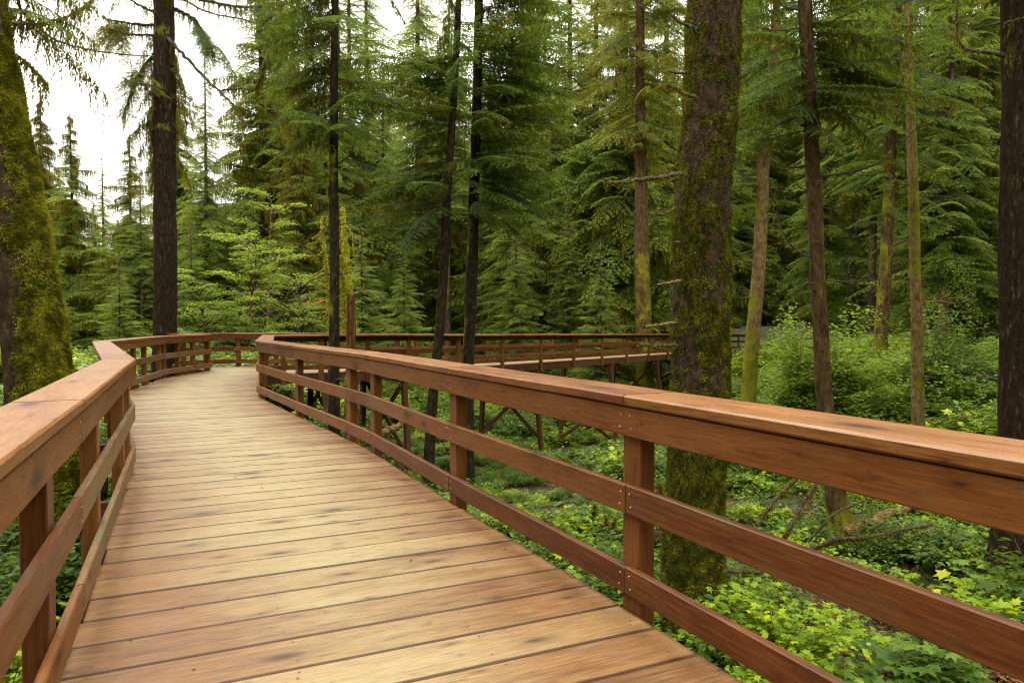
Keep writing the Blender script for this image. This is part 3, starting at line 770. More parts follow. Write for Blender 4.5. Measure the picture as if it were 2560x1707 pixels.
def crown_geo(rng, axis, zlo, zhi, n, Lfun, tilt=(-0.15, 0.25), temps=FINE, moss=0.0, az=None, ragged=0.25, wood=0.012, mossl=(0.05, 0.35), tintshift=0.0, spans=None, mossw=0.024):
    """limbs with sprays round a trunk axis (function z -> point)."""
    A = Acc(); stems = []
    for i in range(n):
        f = (i + rng.random()) / n
        z = zlo + (zhi - zlo) * f
        a = rng.uniform(-pi, pi) if az is None else az(rng)
        L = Lfun(f) * rng.uniform(1 - ragged, 1 + ragged * 0.7)
        q, t, ax = temps[rng.integers(len(temps))]
        sc = L / 3.0; sc3 = np.array([sc, sc * rng.uniform(0.75, 1.2), sc * rng.uniform(0.8, 1.3)])
        Mx = rotz(a) @ roty(-rng.uniform(*tilt)) @ rotx(rng.normal(0, 0.3))
        p0 = axis(z)
        qq = (q * sc3) @ Mx.T + p0; clump = rng.normal(0, 0.17)
        A.quads(qq, np.clip(t + clump + tintshift, 0, 1), 0)
        axp = (ax * sc3) @ Mx.T + p0
        V, Q = tube(axp, np.linspace(wood * (0.5 + sc * 0.6), 0.003, len(axp)), 5, i)
        A.mesh(V, Q, 0.5, 1)
        if moss > 0 and rng.random() < moss:
            pp = axp[0] + (axp[:, None] - axp[0]).reshape(-1, 3); pts = smooth_path(axp, 40)
            side = q[rng.integers(len(q), size=60), 0] * sc3 @ Mx.T + p0
            allp = np.vstack([pts, pts, side[: int(30)]])
            mq, mt = strands(rng, allp, int(190 * sc), *mossl, w=mossw)
            A.quads(mq, mt, 2)
    return A

def leaf_set(kind):
    """unit leaf outlines (x along the leaf, y across) as quads"""
    if kind == 'ovate':
        V = np.array([(0, 0, 0), (0.28, 0.27, 0.05), (0.68, 0.22, 0.03), (1, 0, -0.05), (0.68, -0.22, 0.03), (0.28, -0.27, 0.05)])
        Q = np.array([(0, 1, 2, 3), (0, 3, 4, 5)])
    elif kind == 'lobed':
        out = []
        for k in range(5):
            a = radians(-110 + 55 * k); tipr = [0.5, 0.62, 0.75, 0.62, 0.5][k]
            out.append((0.3 + tipr * cos(a), tipr * sin(a), -0.06))
            if k < 4:
                b = radians(-110 + 55 * k + 27.5); out.append((0.3 + 0.33 * cos(b), 0.33 * sin(b), 0.03))
        V = np.array([(0, 0, 0), (0.3, 0, 0.05)] + out)
        Q = np.array([(0, 2, 3, 1), (1, 3, 4, 5), (1, 5, 6, 7), (1, 7, 8, 9), (0, 1, 9, 10)])
    return V, Q

def put_leaves(A, kind, pos, d, up, size, tint, mi=0):
    V, Q = leaf_set(kind); s = norm(np.cross(up, d)); u = np.cross(d, s); n = len(pos)
    size = np.broadcast_to(size, (n,))
    W_ = pos[:, None] + size[:, None, None] * (V[None, :, 0:1] * d[:, None] + V[None, :, 1:2] * s[:, None] + V[None, :, 2:3] * u[:, None])
    A.mesh(W_.reshape(-1, 3), (Q[None] + (np.arange(n) * len(V))[:, None, None]).reshape(-1, 4), np.repeat(tint, len(V)), mi)

def shrub_geo(rng, h, rad, nst, nleaf, lsize, kind='ovate', flat=0.6, spread=1.0, lumps=1):
    """arching leafy stems from one root"""
    A = Acc(); LM = [(rng.uniform(-0.6, 0.6) * rad, rng.uniform(-0.6, 0.6) * rad, rng.uniform(0.4, 1.05)) for _ in range(lumps)] if lumps > 1 else [(0, 0, 1)]
    for i in range(nst):
        lm = LM[i % len(LM)]; hh = h * lm[2]; rd = rad * (0.55 if lumps > 1 else 1)
        a = rng.uniform(0, 2 * pi); rr = rd * sqrt(rng.random()); top = np.array([lm[0] + cos(a) * rr, lm[1] + sin(a) * rr, hh * rng.uniform(0.4, 1.08) * (1 - 0.35 * rr / rd)])
        pth = smooth_path([(cos(a) * 0.04, sin(a) * 0.04, -0.1), top * np.array([0.35, 0.35, 0.65]), top], 7)
        V, Q = tube(pth, np.linspace(0.006, 0.002, 7), 4, i); A.mesh(V, Q, 0.5, 1)
        n = nleaf; t = rng.uniform(0.25, 1.0, n) ** 0.6; pts = np.stack([np.interp(t, np.linspace(0, 1, 7), pth[:, k]) for k in range(3)], -1)
        az = rng.uniform(0, 2 * pi, n); out = np.stack([np.cos(az), np.sin(az), rng.normal(-0.05, 0.25, n)], -1)
        reach = rng.uniform(0.0, 1, n) * lsize * 2.4 * spread
        pos = pts + norm(out) * reach[:, None] + rng.normal(0, 0.01, (n, 3))
        up = norm(np.stack([rng.normal(0, 1 - flat, n), rng.normal(0, 1 - flat, n), np.ones(n)], -1))
        put_leaves(A, kind, pos, norm(out + rng.normal(0, 0.2, (n, 3))), up, lsize * rng.uniform(0.6, 1.3, n), np.clip(rng.normal(0.45, 0.17, n) + rng.normal(0, 0.08), 0, 1))
    return A

def fern_geo(rng, nf=11, L=0.7):
    A = Acc()
    for i in range(nf):
        a = 2 * pi * i / nf + rng.normal(0, 0.2); l = L * rng.uniform(0.7, 1.1); el = rng.uniform(0.7, 1.15)
        t = np.linspace(0, 1, 24); x = l * t * cos(el * 0.6); z = l * (np.sin(el) * t - 0.55 * t ** 2.3)
        ax = np.stack([x * cos(a), x * sin(a), z], -1); T = norm(np.gradient(ax, axis=0)); sd = norm(np.cross(T, [0, 0, 1.0]))
        V, Q = tube(ax, 0.003, 3, i); A.mesh(V, Q, 0.35, 0)
        wd = l * 0.2 * np.sin(pi * np.clip(t * 0.92 + 0.08, 0, 1)) ** 0.7
        for s in (1, -1):
            d = norm(sd * s + T * 0.25 + np.array([0, 0, -0.15])); nn = norm(np.cross(d, T))
            A.quads(rhomb(ax[2:], d[2:], T[2:], wd[2:], np.full(22, l * 0.038), 0.1), np.clip(rng.normal(0.5, 0.1) + rng.normal(0, 0.05, 22), 0, 1), 0)
    return A

def bough_tree_geo(rng, trunk_pts, nbr, L, leaf, nl, kind='ovate', zfrac=(0.25, 1.0), rise=0.5, r0=0.06):
    """broadleaf: thin branches fanned out, leaves laid in flat layers"""
    A = Acc(); pth = smooth_path(trunk_pts, 24)
    for i in range(nbr):
        f = rng.uniform(*zfrac); p0 = np.array([np.interp(f, np.linspace(0, 1, 24), pth[:, k]) for k in range(3)])
        a = rng.uniform(0, 2 * pi); l = L * rng.uniform(0.5, 1.1) * (1.15 - 0.5 * f)
        end = p0 + np.array([cos(a) * l, sin(a) * l, l * rise * rng.uniform(0.2, 1.1)]); mid = (p0 + end) / 2 + np.array([0, 0, l * 0.12])
        bp = smooth_path([p0, mid, end], 10); V, Q = tube(bp, np.linspace(r0 * 0.35, 0.006, 10), 5, i); A.mesh(V, Q, 0.5, 1)
        for j in range(7):
            g = rng.uniform(0.3, 1); q0 = np.array([np.interp(g, np.linspace(0, 1, 10), bp[:, k]) for k in range(3)]); b = a + rng.uniform(-1.3, 1.3); l2 = l * 0.42 * rng.uniform(0.5, 1)
            q1 = q0 + np.array([cos(b) * l2, sin(b) * l2, rng.uniform(-0.1, 0.25) * l2]); V, Q = tube(np.linspace(q0, q1, 4), np.linspace(0.008, 0.003, 4), 3, j); A.mesh(V, Q, 0.5, 1)
            n = nl; t = rng.random(n) ** 0.7; pos = q0 + (q1 - q0) * t[:, None] + np.stack([rng.normal(0, 0.13 * l2 + 0.05, n), rng.normal(0, 0.13 * l2 + 0.05, n), rng.normal(0, 0.035, n)], -1)
            az = rng.uniform(0, 2 * pi, n); d = norm(np.stack([np.cos(az), np.sin(az), rng.normal(-0.15, 0.2, n)], -1)); up = norm(np.stack([rng.normal(0, 0.35, n), rng.normal(0, 0.35, n), np.ones(n)], -1))
            put_leaves(A, kind, pos, d, up, leaf * rng.uniform(0.6, 1.25, n), np.clip(rng.normal(0.5, 0.15, n) + rng.normal(0, 0.1), 0, 1))
    return A

def tufts(rng, V, Q, ms, n, thr, l=0.035, w=0.016, amp=1.0):
    """little drooping moss blades on a trunk surface where ms > thr"""
    f = rng.integers(0, len(Q) - 1, n * 3); keep = ms[Q[f, 0]] > thr + rng.normal(0, 0.08, n * 3); f = f[keep][:n]; m = len(f)
    a, b, c, d = (V[Q[f, k]] for k in range(4)); u, v = rng.random((m, 1)), rng.random((m, 1))
    p = a * (1 - u) * (1 - v) + b * u * (1 - v) + c * u * v + d * (1 - u) * v
    nn = norm(np.cross(b - a, d - a)); flip = np.sum(nn[:, :2] * (p[:, :2] - V[:, :2].mean(0)), 1) < 0; nn[flip] *= -1
    dr = norm(nn * rng.uniform(0.15, 0.9, (m, 1)) * amp + np.array([0, 0, -1]) * rng.uniform(0.1, 1.0, (m, 1)) + rng.normal(0, 0.35, (m, 3)))
    s = norm(np.cross(dr, nn + rng.normal(0, 0.5, (m, 3))))
    cl = fbm(p * 9, 31, 2)
    return rhomb(p - nn * 0.003, dr, s, l * rng.uniform(0.5, 1.5, m), w * rng.uniform(0.6, 1.4, m), 0.2), np.clip(0.5 + (cl - 0.5) * 1.6 + rng.normal(0, 0.1, m), 0, 1)

def limb(root, name, pts, r0, r1, mat, moss=0, mossl=(0.03, 0.2), seed=0, label=None, seg=8, sprays=None, mat2=None, fur=0):
    """a bare or mossy branch as a part of its tree; pts world coordinates"""
    pth = smooth_path(pts, max(8, len(pts) * 7)); rr = np.linspace(r0, r1, len(pth)) * (1 + 0.15 * np.sin(np.arange(len(pth)) * 1.7 + seed))
    rng = np.random.default_rng(seed + 500); pth[1:-1] += rng.normal(0, r0 * 0.25, (len(pth) - 2, 3))
    A = Acc(); V, Q = tube(pth, rr, seg, seed); A.mesh(V, Q, 0.5, 0)
    if fur:
        idx = rng.integers(0, len(pth) - 1, fur); ph = pth[idx] + (pth[idx + 1] - pth[idx]) * rng.random((fur, 1)); d = norm(rng.normal(0, 1, (fur, 3)) + [0, 0, -0.35]); s = norm(np.cross(d, rng.normal(0, 1, (fur, 3))))
        A.quads(rhomb(ph + d * rr[idx][:, None] * 0.7, d, s, rng.uniform(0.02, 0.05, fur) + rr[idx] * 0.5, rng.uniform(0.012, 0.026, fur)), np.clip(rng.normal(0.5, 0.16, fur), 0, 1), 1)
    if moss:
        q, t = strands(rng, pth, moss, *mossl); A.quads(q, t, 1)
    if sprays:
        n, L, temps, z = sprays
        for i in range(n):
            g = rng.uniform(0.35, 1.0); k = min(len(pth) - 2, int(g * (len(pth) - 1))); T = norm(pth[k + 1] - pth[k]); a = atan2(T[1], T[0]) + rng.normal(0, 0.9)
            q, t, ax = temps[rng.integers(len(temps))]; sc = L / 3 * rng.uniform(0.6, 1.15)
            A.quads((q * sc) @ (rotz(a) @ roty(-rng.uniform(*z)) @ rotx(rng.normal(0, 0.3))).T + pth[k], np.clip(t + rng.normal(0, 0.12), 0, 1), 2)
    me = A.build(name, [mat, M['mosshang'], mat2 or M['needle']], smooth=False)
    return mk_obj(name, me, root, label=label)

def tree(name, label, cat, nodes, depth, top, mat, moss=None, trunk_kw=None, group=None, taper=0.55, base=True):
    nd = trunk_line(px_nodes(nodes, depth), top, taper, base)
    b = nd[0]; root = empty(name, (float(b[0]), float(b[1]), float(ground_z(b[0], b[1]))), label, cat, group)
    kw = dict(seg=24, vstep=0.14, amp=0.05, seed=int(abs(b[0] * 37 + b[1] * 11)) % 97); kw.update(trunk_kw or {})
    V, Q, ms, n1 = trunk_geo(nd, moss=moss, **kw)
    me = mk_mesh('trunk', V, Q, mat, attrs={'moss': ms})
    tr = mk_obj('trunk', me, root)
    return root, nd, (V, Q, ms), tr

def side_moss(az, lo=0.1, hi=0.9, seed=0, zlow=None, zhigh=None, base=0.0):
    """moss thick on the side facing azimuth az (0 = +x), patchy elsewhere"""
    def f(V, cx, zs):
        c = np.interp(V[:, 2], zs, cx); d = V[:, 0] - c; yy = V[:, 1] - V[:, 1].mean()
        a = np.arctan2(yy, d); fac = 0.5 + 0.5 * np.cos(a - az)
        n = fbm(V * np.array([1.6, 1.6, 1.0]), seed, 3); n2 = fbm(V * 6.0, seed + 4, 2)
        m = lo + (hi - lo) * fac + (n - 0.5) * 1.3 + (n2 - 0.5) * 0.7 + base
        if zlow is not None: m = m + 0.6 * sst(zlow + 1.5, zlow - 1.0, V[:, 2])
        if zhigh is not None: m = m * sst(zhigh + 0.6, zhigh - 0.6, V[:, 2])
        return np.clip(m, 0, 1)
    return f
# ------------------------------------------------------------------ the trees one can tell apart
NM = lambda k='needle': [M[k], M['twig'], M['mosshang']]
def ax_of(nd): return lambda z: line_at(nd, z)[0]
def crown(root, A, mats): return mk_obj('crown', A.build('crown', mats), root)
def zpx(py, depth): return P(1280, py, depth)[2]

# T1: mossy giant at the left edge
r, nd, (V, Q, ms), tr = tree('spruce_tree', 'massive moss covered leaning trunk at the left edge', 'tree',
    [(-62, -60, 150), (-14, 360, 168), (24, 545, 166), (72, 760, 168), (94, 925, 166), (128, 1100, 205), (140, 1400, 235)], 8.6, 9.5, M['bark_spruce'],
    moss=side_moss(-0.3, -0.2, 0.74, 3), trunk_kw=dict(seg=110, vstep=0.035, amp=0.10, fr=7, zfr=2.0, flare=0.18))
q, t = tufts(np.random.default_rng(1), V, Q, ms, 90000, 0.46, 0.038, 0.014, 1.3); t = np.clip(t + 0.12, 0, 1)
A = Acc(); A.quads(q, t); mk_obj('moss', A.build('moss', [M['moss']]), r)
rr = np.random.default_rng(5)
for k, (pts, r0, r1, mo) in enumerate([
        ([(20, -40, 8.6), (70, 45, 9.0), (150, 105, 9.6), (260, 130, 10.4), (384, 141, 11.4)], 0.022, 0.008, 10),
        ([(35, 60, 8.6), (100, 60, 9.2), (170, 40, 9.8), (225, 5, 10.4), (250, -60, 11)], 0.018, 0.006, 90),
        ([(45, 140, 8.6), (85, 175, 9.0), (120, 215, 9.4)], 0.014, 0.005, 40)]):
    limb(r, 'branch', [P(*p) for p in pts], r0, r1, M['twig'], moss=mo * 2, mossl=(0.05, 0.42), seed=k + 3, fur=mo * 8)
A = crown_geo(rr, lambda z: line_at(nd, z)[0] + np.array([0.1, 0.4, 0]), 5.2, 8.8, 14, lambda f: 1.35, (-0.7, 0.1), FINE, moss=1.0, az=lambda g: g.uniform(-0.5, 1.3), mossl=(0.1, 0.6))
crown(r, A, NM('needle'))

# T2: dark trunk with mossy drooping boughs beyond the first bend
def ring_moss(V, cx, zs):
    n = fbm(V * np.array([1.2, 1.2, 3.0]), 8, 3); hi = sst(5.2, 8.0, V[:, 2])
    return np.clip((n - 0.36) * 1.5 * hi, 0, 1)
r, nd, (V, Q, ms), tr = tree('spruce_tree', 'straight dark brown trunk with mossy drooping boughs by the far bend', 'tree',
    [(412, -40, 51), (412, 200, 54), (410, 480, 58), (411, 810, 61), (413, 960, 63)], 21.3, 17, M['bark_char'],
    moss=ring_moss, trunk_kw=dict(seg=64, vstep=0.06, amp=0.05, fr=9, zfr=3.0, flare=0.12))
T2L = [([(-0.05, 40), (-0.6, 25), (-1.5, -30)], 0.05, 60, 0), ([(-0.2, 52), (-0.9, 58), (-1.55, 55)], 0.05, 150, 1), ([(-0.2, 92), (-0.9, 98), (-1.55, 88)], 0.04, 70, 0),
       ([(-0.2, 108), (-0.5, 150), (-0.75, 205), (-1.0, 300)], 0.045, 200, 1), ([(-0.2, 218), (-0.6, 220), (-0.95, 212)], 0.03, 30, 0),
       ([(0.2, 12), (0.9, 45), (1.3, 90), (1.75, 150)], 0.05, 220, 1), ([(0.2, 100), (0.8, 150), (1.5, 210), (2.1, 255), (2.7, 300), (3.05, 350)], 0.055, 60, 0),
       ([(1.6, 218), (2.2, 222), (2.9, 228)], 0.03, 30, 0), ([(0.1, -30), (1.2, 10), (2.6, 40), (4.0, 45), (5.0, 75)], 0.06, 320, 1), ([(0.3, -20), (1.4, 30), (2.8, 62), (4.4, 118)], 0.03, 80, 0),
       ([(2.9, 228), (3.2, 190), (3.5, 130), (3.6, 60), (3.5, -20)], 0.05, 240, 1), ([(3.6, 100), (4.1, 190), (4.3, 270), (4.6, 350)], 0.04, 260, 1)]
for k, (pts, r0, mo, sp) in enumerate(T2L):
    c = line_at(nd, zpx(pts[0][1], 21.3))[0]
    w = []
    for j, (dx, py) in enumerate(pts):
        w.append((c[0] + dx, 21.2 - 0.25 * j + (0.3 if k % 2 else -0.1), zpx(py, 21.2)))
    limb(r, 'branch', w, r0, 0.012, M['twig'], moss=int(mo * 1.6), mossl=(0.1, 0.75), seed=40 + k, fur=int(mo * 4), sprays=(18, 1.7, FINE, (-1.2, -0.3)) if sp else None, mat2=M['needle'] if k > 4 else M['needle_olive'])
rr = np.random.default_rng(21)
A = crown_geo(rr, ax_of(nd), 6.4, 10.6, 28, lambda f: 1.3 + 0.4 * f, (-1.3, -0.6), FINE, moss=1.0, mossl=(0.15, 0.8), ragged=0.3, az=lambda g: pi + 0.15 - abs(g.normal(0, 0.7)))
B = crown_geo(rr, ax_of(nd), 7.0, 10.5, 9, lambda f: 1.4, (-1.2, -0.7), FINE, moss=1.0, mossl=(0.1, 0.6), az=lambda g: abs(g.normal(0, 0.8)) - 0.1)
C_ = crown_geo(rr, ax_of(nd), 12.5, 16, 22, lambda f: 3.0 - 1.5 * f, (-0.6, -0.1), FINE, moss=0.7, mossl=(0.1, 0.6))
for X in (B, C_):
    for v, qd, tt, mm in zip(X.v, X.q, X.t, X.m):
        A.v.append(v); A.q.append(qd + A.n); A.t.append(tt); A.m.append(mm)
    A.n += X.n
crown(r, A, NM('needle_olive'))

def hemlock(label, nodes, depth, top, crowns, limbs=(), seed=0, mat='bark_dark', mosskw=None, needles='needle', name='hemlock_tree', tk=None, group=None):
    r, nd, geo, tr = tree(name, label, 'tree', nodes, depth, top, M[mat], moss=side_moss(**(mosskw or dict(az=pi, lo=-0.1, hi=0.34, seed=seed))), trunk_kw=dict(tk or {}), group=group)
    rng = np.random.default_rng(seed); A = Acc()
    for (pylo, pyhi, n, L0, L1, tilt, moss, azc, azs) in crowns:
        zlo, zhi = zpx(pylo, depth), zpx(pyhi, depth)
        azf = None if azc is None else (lambda g, c=azc, s=azs: g.normal(c, s))
        X = crown_geo(rng, ax_of(nd), zlo, zhi, int(n * 1.6), lambda f: L0 + (L1 - L0) * f, tilt, FINE, moss=moss, az=azf)
        for v, qd, tt, mm in zip(X.v, X.q, X.t, X.m): A.v.append(v); A.q.append(qd + A.n); A.t.append(tt); A.m.append(mm)
        A.n += X.n
    if A.n: crown(r, A, NM(needles))
    for k, (pts, r0, mo) in enumerate(limbs):
        d0 = depth; w = [P(a[0], a[1], d0 + (a[2] if len(a) > 2 else -0.15 * j)) for j, a in enumerate(pts)]
        limb(r, 'branch', w, r0, r0 * 0.25, M['twig'], moss=mo, mossl=(0.04, 0.3), seed=seed * 10 + k, fur=mo * 4)
    sr = np.random.default_rng(seed + 70)
    for k in range(9):      # short dead stubs low on the stem
        zz = zpx(sr.uniform(430, 980), depth)
        if zz < nd[0, 2] + 0.6: continue
        c, rad = line_at(nd, zz); a = sr.uniform(-pi, pi); l = rad + sr.uniform(0.08, 0.5); d = np.array([cos(a), sin(a), sr.uniform(-0.25, 0.35)])
        limb(r, 'branch', [c, c + d * l * 0.6, c + d * l + np.array([0, 0, sr.uniform(-0.05, 0.08)])], rad * 0.16 + 0.006, 0.005, M['twig'], moss=3, mossl=(0.03, 0.12), seed=seed * 20 + k, fur=14, seg=5)
    return r, nd, geo

# T3 slim dark trunk left of centre
hemlock('slim dark trunk rising left of centre, just left of the broken brown snag', [(839, -40, 17), (837, 160, 19), (836, 300, 21), (833, 540, 24), (835, 810, 26), (837, 1050, 30)], 16.5, 14,
    [(470, 120, 10, 1.3, 1.8, (-0.35, 0.1), 0.3, None, 0), (330, 60, 5, 2.4, 2.8, (-0.3, 0.1), 0.5, 0.2, 0.5), (330, -200, 22, 1.7, 2.5, (-0.8, 0.0), 1.0, 2.9, 0.6), (-150, -500, 18, 2.6, 1.2, (-0.3, 0.2), 0.5, None, 0), (350, 290, 4, 1.7, 1.9, (-0.2, 0.1), 0.2, -1.5, 0.9)],
    [([(826, 515), (790, 500), (762, 460), (752, 400)], 0.022, 10), ([(828, 262), (800, 248), (775, 236)], 0.01, 4), ([(832, 82), (790, 60), (740, 25), (715, -20)], 0.012, 14), ([(846, 410), (875, 385), (890, 340)], 0.02, 16), ([(832, 130), (720, 80), (640, 40)], 0.01, 4)], seed=31)
# T4, T5: the two dark trunks in the middle
hemlock('left one of two close dark trunks in the centre, leaning to the right', [(1148, -40, 15), (1140, 170, 17), (1130, 330, 18), (1117, 490, 21), (1108, 660, 23), (1099, 820, 24), (1092, 900, 24), (1082, 1000, 25), (1077, 1100, 27), (1073, 1210, 30)], 18.5, 15.5,
    [(590, 420, 7, 2.2, 2.5, (-0.3, 0.05), 0.5, 3.0, 0.4), (560, 430, 5, 2.1, 2.4, (-0.35, 0.0), 0.5, -2.4, 0.5), (440, 130, 17, 2.3, 2.5, (-0.25, 0.15), 0.45, 2.9, 0.7), (330, -60, 14, 2.5, 2.2, (-0.2, 0.2), 0.45, None, 0), (-80, -700, 40, 2.6, 1.2, (-0.2, 0.2), 0.3, None, 0)],
    [([(1100, 595), (1060, 592), (1000, 578), (955, 590)], 0.02, 6), ([(1110, 480), (1085, 500), (1075, 540), (1045, 580)], 0.018, 6), ([(1126, 300), (1060, 280), (1000, 270), (930, 262)], 0.03, 12)], seed=32, tk=dict(seg=20))
hemlock('right one of two close dark trunks in the centre, with bare arching lower branches', [(1199, -40, 20), (1194, 170, 22), (1190, 330, 24), (1183, 490, 26), (1179, 660, 28), (1174, 820, 30), (1170, 950, 29), (1168, 1100, 30), (1166, 1230, 34)], 19.6, 17.5,
    [(560, 380, 10, 2.4, 3.0, (-0.4, -0.05), 0.5, -0.2, 0.5), (430, 120, 26, 2.9, 3.0, (-0.3, 0.1), 0.45, 0.0, 0.7), (420, 60, 14, 2.5, 2.6, (-0.2, 0.15), 0.4, None, 0), (130, -150, 18, 3.2, 2.8, (-0.25, 0.15), 0.4, 0.1, 0.8), (-120, -900, 60, 3.0, 1.2, (-0.2, 0.2), 0.3, None, 0), (520, 430, 5, 2.0, 2.2, (-0.4, 0.0), 0.4, -1.6, 0.8)],
    [([(1194, 333), (1235, 318), (1262, 290), (1275, 260), (1270, 240)], 0.026, 12), ([(1196, 780), (1240, 765), (1285, 730), (1312, 690)], 0.014, 14), ([(1192, 680), (1215, 650), (1240, 620), (1250, 605)], 0.02, 10),
     ([(1200, 370), (1260, 385), (1330, 380), (1385, 365)], 0.02, 8), ([(1200, 350), (1250, 390), (1310, 430), (1370, 480)], 0.018, 8), ([(1194, 470), (1230, 455), (1252, 420), (1258, 380)], 0.018, 10),
     ([(1192, 630), (1225, 610), (1245, 575)], 0.012, 6), ([(1190, 760), (1215, 750), (1232, 742)], 0.008, 2), ([(1176, 450), (1165, 400), (1160, 330)], 0.016, 4), ([(1205, 395), (1275, 320), (1340, 290), (1382, 330), (1388, 385)], 0.022, 14)], seed=33, tk=dict(seg=24))
# brown broken snag in front of the far railing
r, nd, geo, tr = tree('snag', 'broken brown snag with a jagged top and mossy foot, standing inside the boardwalk bend', 'dead tree', [(876, 690, 19), (877, 760, 21), (876, 850, 24), (878, 950, 28), (882, 1120, 44)], 15.8, None, M['snag'],
    moss=side_moss(az=-2.2, lo=0.0, hi=0.5, seed=5, zlow=-0.6), trunk_kw=dict(seg=30, vstep=0.05, amp=0.16, fr=8, zfr=0.8, broken=0.9, flare=0.4))
q, t = tufts(np.random.default_rng(6), geo[0], geo[1], geo[2], 5000, 0.5, 0.05, 0.02); A = Acc(); A.quads(q, t); mk_obj('moss', A.build('moss', [M['moss']]), r)
# yellow mossy snags behind
YM = bark('yellow_moss_bark', (0.09, 0.075, 0.02), (0.17, 0.14, 0.03), (0.26, 0.2, 0.05), (0.14, 0.13, 0.012), (0.33, 0.29, 0.03), scale=8)
MH = M['mosshang']; M['mosshang'] = foliage('yellow_moss', (0.16, 0.15, 0.012), (0.34, 0.32, 0.022), (0.52, 0.48, 0.04), 0.3, 0.9, 0.05)
for lab, nodes, br in (
    ('tall yellow mossy dead trunk behind the far handrail, right of the slim dark trunk', [(857, 520, 9), (861, 600, 14), (864, 640, 15), (870, 700, 16), (873, 790, 17), (874, 900, 18)],
     [[(862, 560), (880, 590), (884, 640)], [(857, 600), (845, 610)], [(866, 690), (885, 760), (890, 830)], [(870, 660), (882, 650)]]),
    ('thin yellow mossy stem close beside the tall yellow dead trunk', [(853, 640, 4), (855, 720, 7), (860, 800, 10), (862, 900, 12)], [[(855, 720), (843, 726)], [(856, 765), (846, 790)], [(853, 680), (845, 682)]]),
    ('yellow mossy sapling with curled bare branches left of the slim dark trunk', [(805, 545, 3), (808, 600, 5), (815, 650, 6), (821, 730, 8), (825, 900, 9)],
     [[(807, 597), (790, 606), (765, 612)], [(812, 626), (795, 638), (768, 642)], [(812, 570), (795, 588), (780, 596)], [(818, 665), (800, 680), (778, 692)], [(820, 680), (805, 690), (812, 700)], [(822, 702), (806, 704), (793, 696)], [(822, 775), (808, 800), (797, 806)], [(806, 575), (815, 565), (822, 540)]])):
    r, nd, geo, tr = tree('snag', lab, 'dead tree', nodes, 28, None, YM, moss=side_moss(az=-1.5, lo=0.4, hi=1.0, seed=6), trunk_kw=dict(seg=18, vstep=0.08, amp=0.12, flare=0.1))
    for k, b in enumerate(br):
        limb(r, 'branch', [P(x, y, 28 - 0.1 * j) for j, (x, y) in enumerate(b)], 0.05, 0.02, YM, moss=14, mossl=(0.05, 0.25), seed=70 + k, fur=160)
    q, t = tufts(np.random.default_rng(8), geo[0], geo[1], geo[2], 3500, 0.3, 0.07, 0.04); A = Acc(); A.quads(q, t); mk_obj('moss', A.build('moss', [M['mosshang']]), r)
M['mosshang'] = MH

# T6 pale brown trunk behind the far boardwalk
hemlock('tall pale brown trunk with yellow moss patch behind the far boardwalk', [(1600, -40, 20), (1601, 150, 21), (1600, 274, 23), (1601, 440, 31), (1604, 658, 38), (1610, 823, 41), (1615, 940, 44)], 40, 30,
    [(330, -60, 40, 4.0, 4.2, (-0.5, 0.05), 0.9, None, 0), (-60, -400, 40, 4.0, 2.5, (-0.3, 0.1), 0.5, None, 0), (420, 300, 8, 3.0, 3.2, (-0.4, 0.0), 0.6, None, 0)],
    [([(1595, 520), (1575, 540), (1560, 525), (1548, 540)], 0.05, 50), ([(1620, 535), (1650, 530), (1682, 520)], 0.05, 50), ([(1590, 540), (1580, 560), (1560, 558)], 0.04, 30)], seed=36, mat='bark_brown',
    mosskw=dict(az=-1.2, lo=0.0, hi=0.55, seed=7, zlow=-1, zhigh=5.5), needles='needle_olive', name='spruce_tree', tk=dict(seg=26))
# T7 great mossy trunk right of centre
def t7moss(V, cx, zs):
    n = fbm(V * np.array([2.2, 2.2, 1.6]), 11, 3); n2 = fbm(V * 9.0, 12, 2)
    return np.clip(0.47 + (n - 0.5) * 1.4 + (n2 - 0.5) * 1.1 + 0.35 * sst(1.2, -1.5, V[:, 2]), 0, 1)
r, nd, (V, Q, ms), tr = tree('spruce_tree', 'great moss draped trunk right of centre behind the near handrail', 'tree',
    [(1786, -60, 134), (1770, 360, 134), (1757, 655, 144), (1751, 808, 145), (1745, 968, 142), (1739, 1200, 142), (1730, 1420, 152), (1722, 1640, 168)], 9.5, 13, M['bark_spruce'],
    moss=t7moss, trunk_kw=dict(seg=130, vstep=0.03, amp=0.085, fr=10, zfr=3.2, flare=0.2))
q, t = tufts(np.random.default_rng(2), V, Q, ms, 150000, 0.38, 0.036, 0.014, 1.4); t = np.clip(t - 0.12, 0, 1)
A = Acc(); A.quads(q, t); mk_obj('moss', A.build('moss', [M['moss']]), r)
fl = np.random.default_rng(3); m = 9000; f = fl.integers(0, len(Q) - 1, m); p = V[Q[f, 0]]; c, _ = line_at(nd, 0); cx_ = np.interp(p[:, 2], nd[:, 2], nd[:, 0])
nn = norm(np.stack([p[:, 0] - cx_, p[:, 1] - 9.5, 0 * cx_], -1)); dd = norm(np.array([0, 0, -1]) + nn * fl.uniform(0.05, 0.4, (m, 1)) + fl.normal(0, 0.2, (m, 3))); ss = norm(np.cross(dd, nn) + fl.normal(0, 0.2, (m, 3)))
A = Acc(); A.quads(rhomb(p, dd, ss, fl.uniform(0.02, 0.05, m), fl.uniform(0.015, 0.035, m), 0.1), fl.random(m))
mk_obj('bark_flakes', A.build('bark_flakes', [M['twig'] if False else foliage('bark_scales', (0.022, 0.011, 0.007), (0.055, 0.027, 0.016), (0.11, 0.06, 0.038), 0.0, 0.85, 0.1)]), r, kind='stuff')
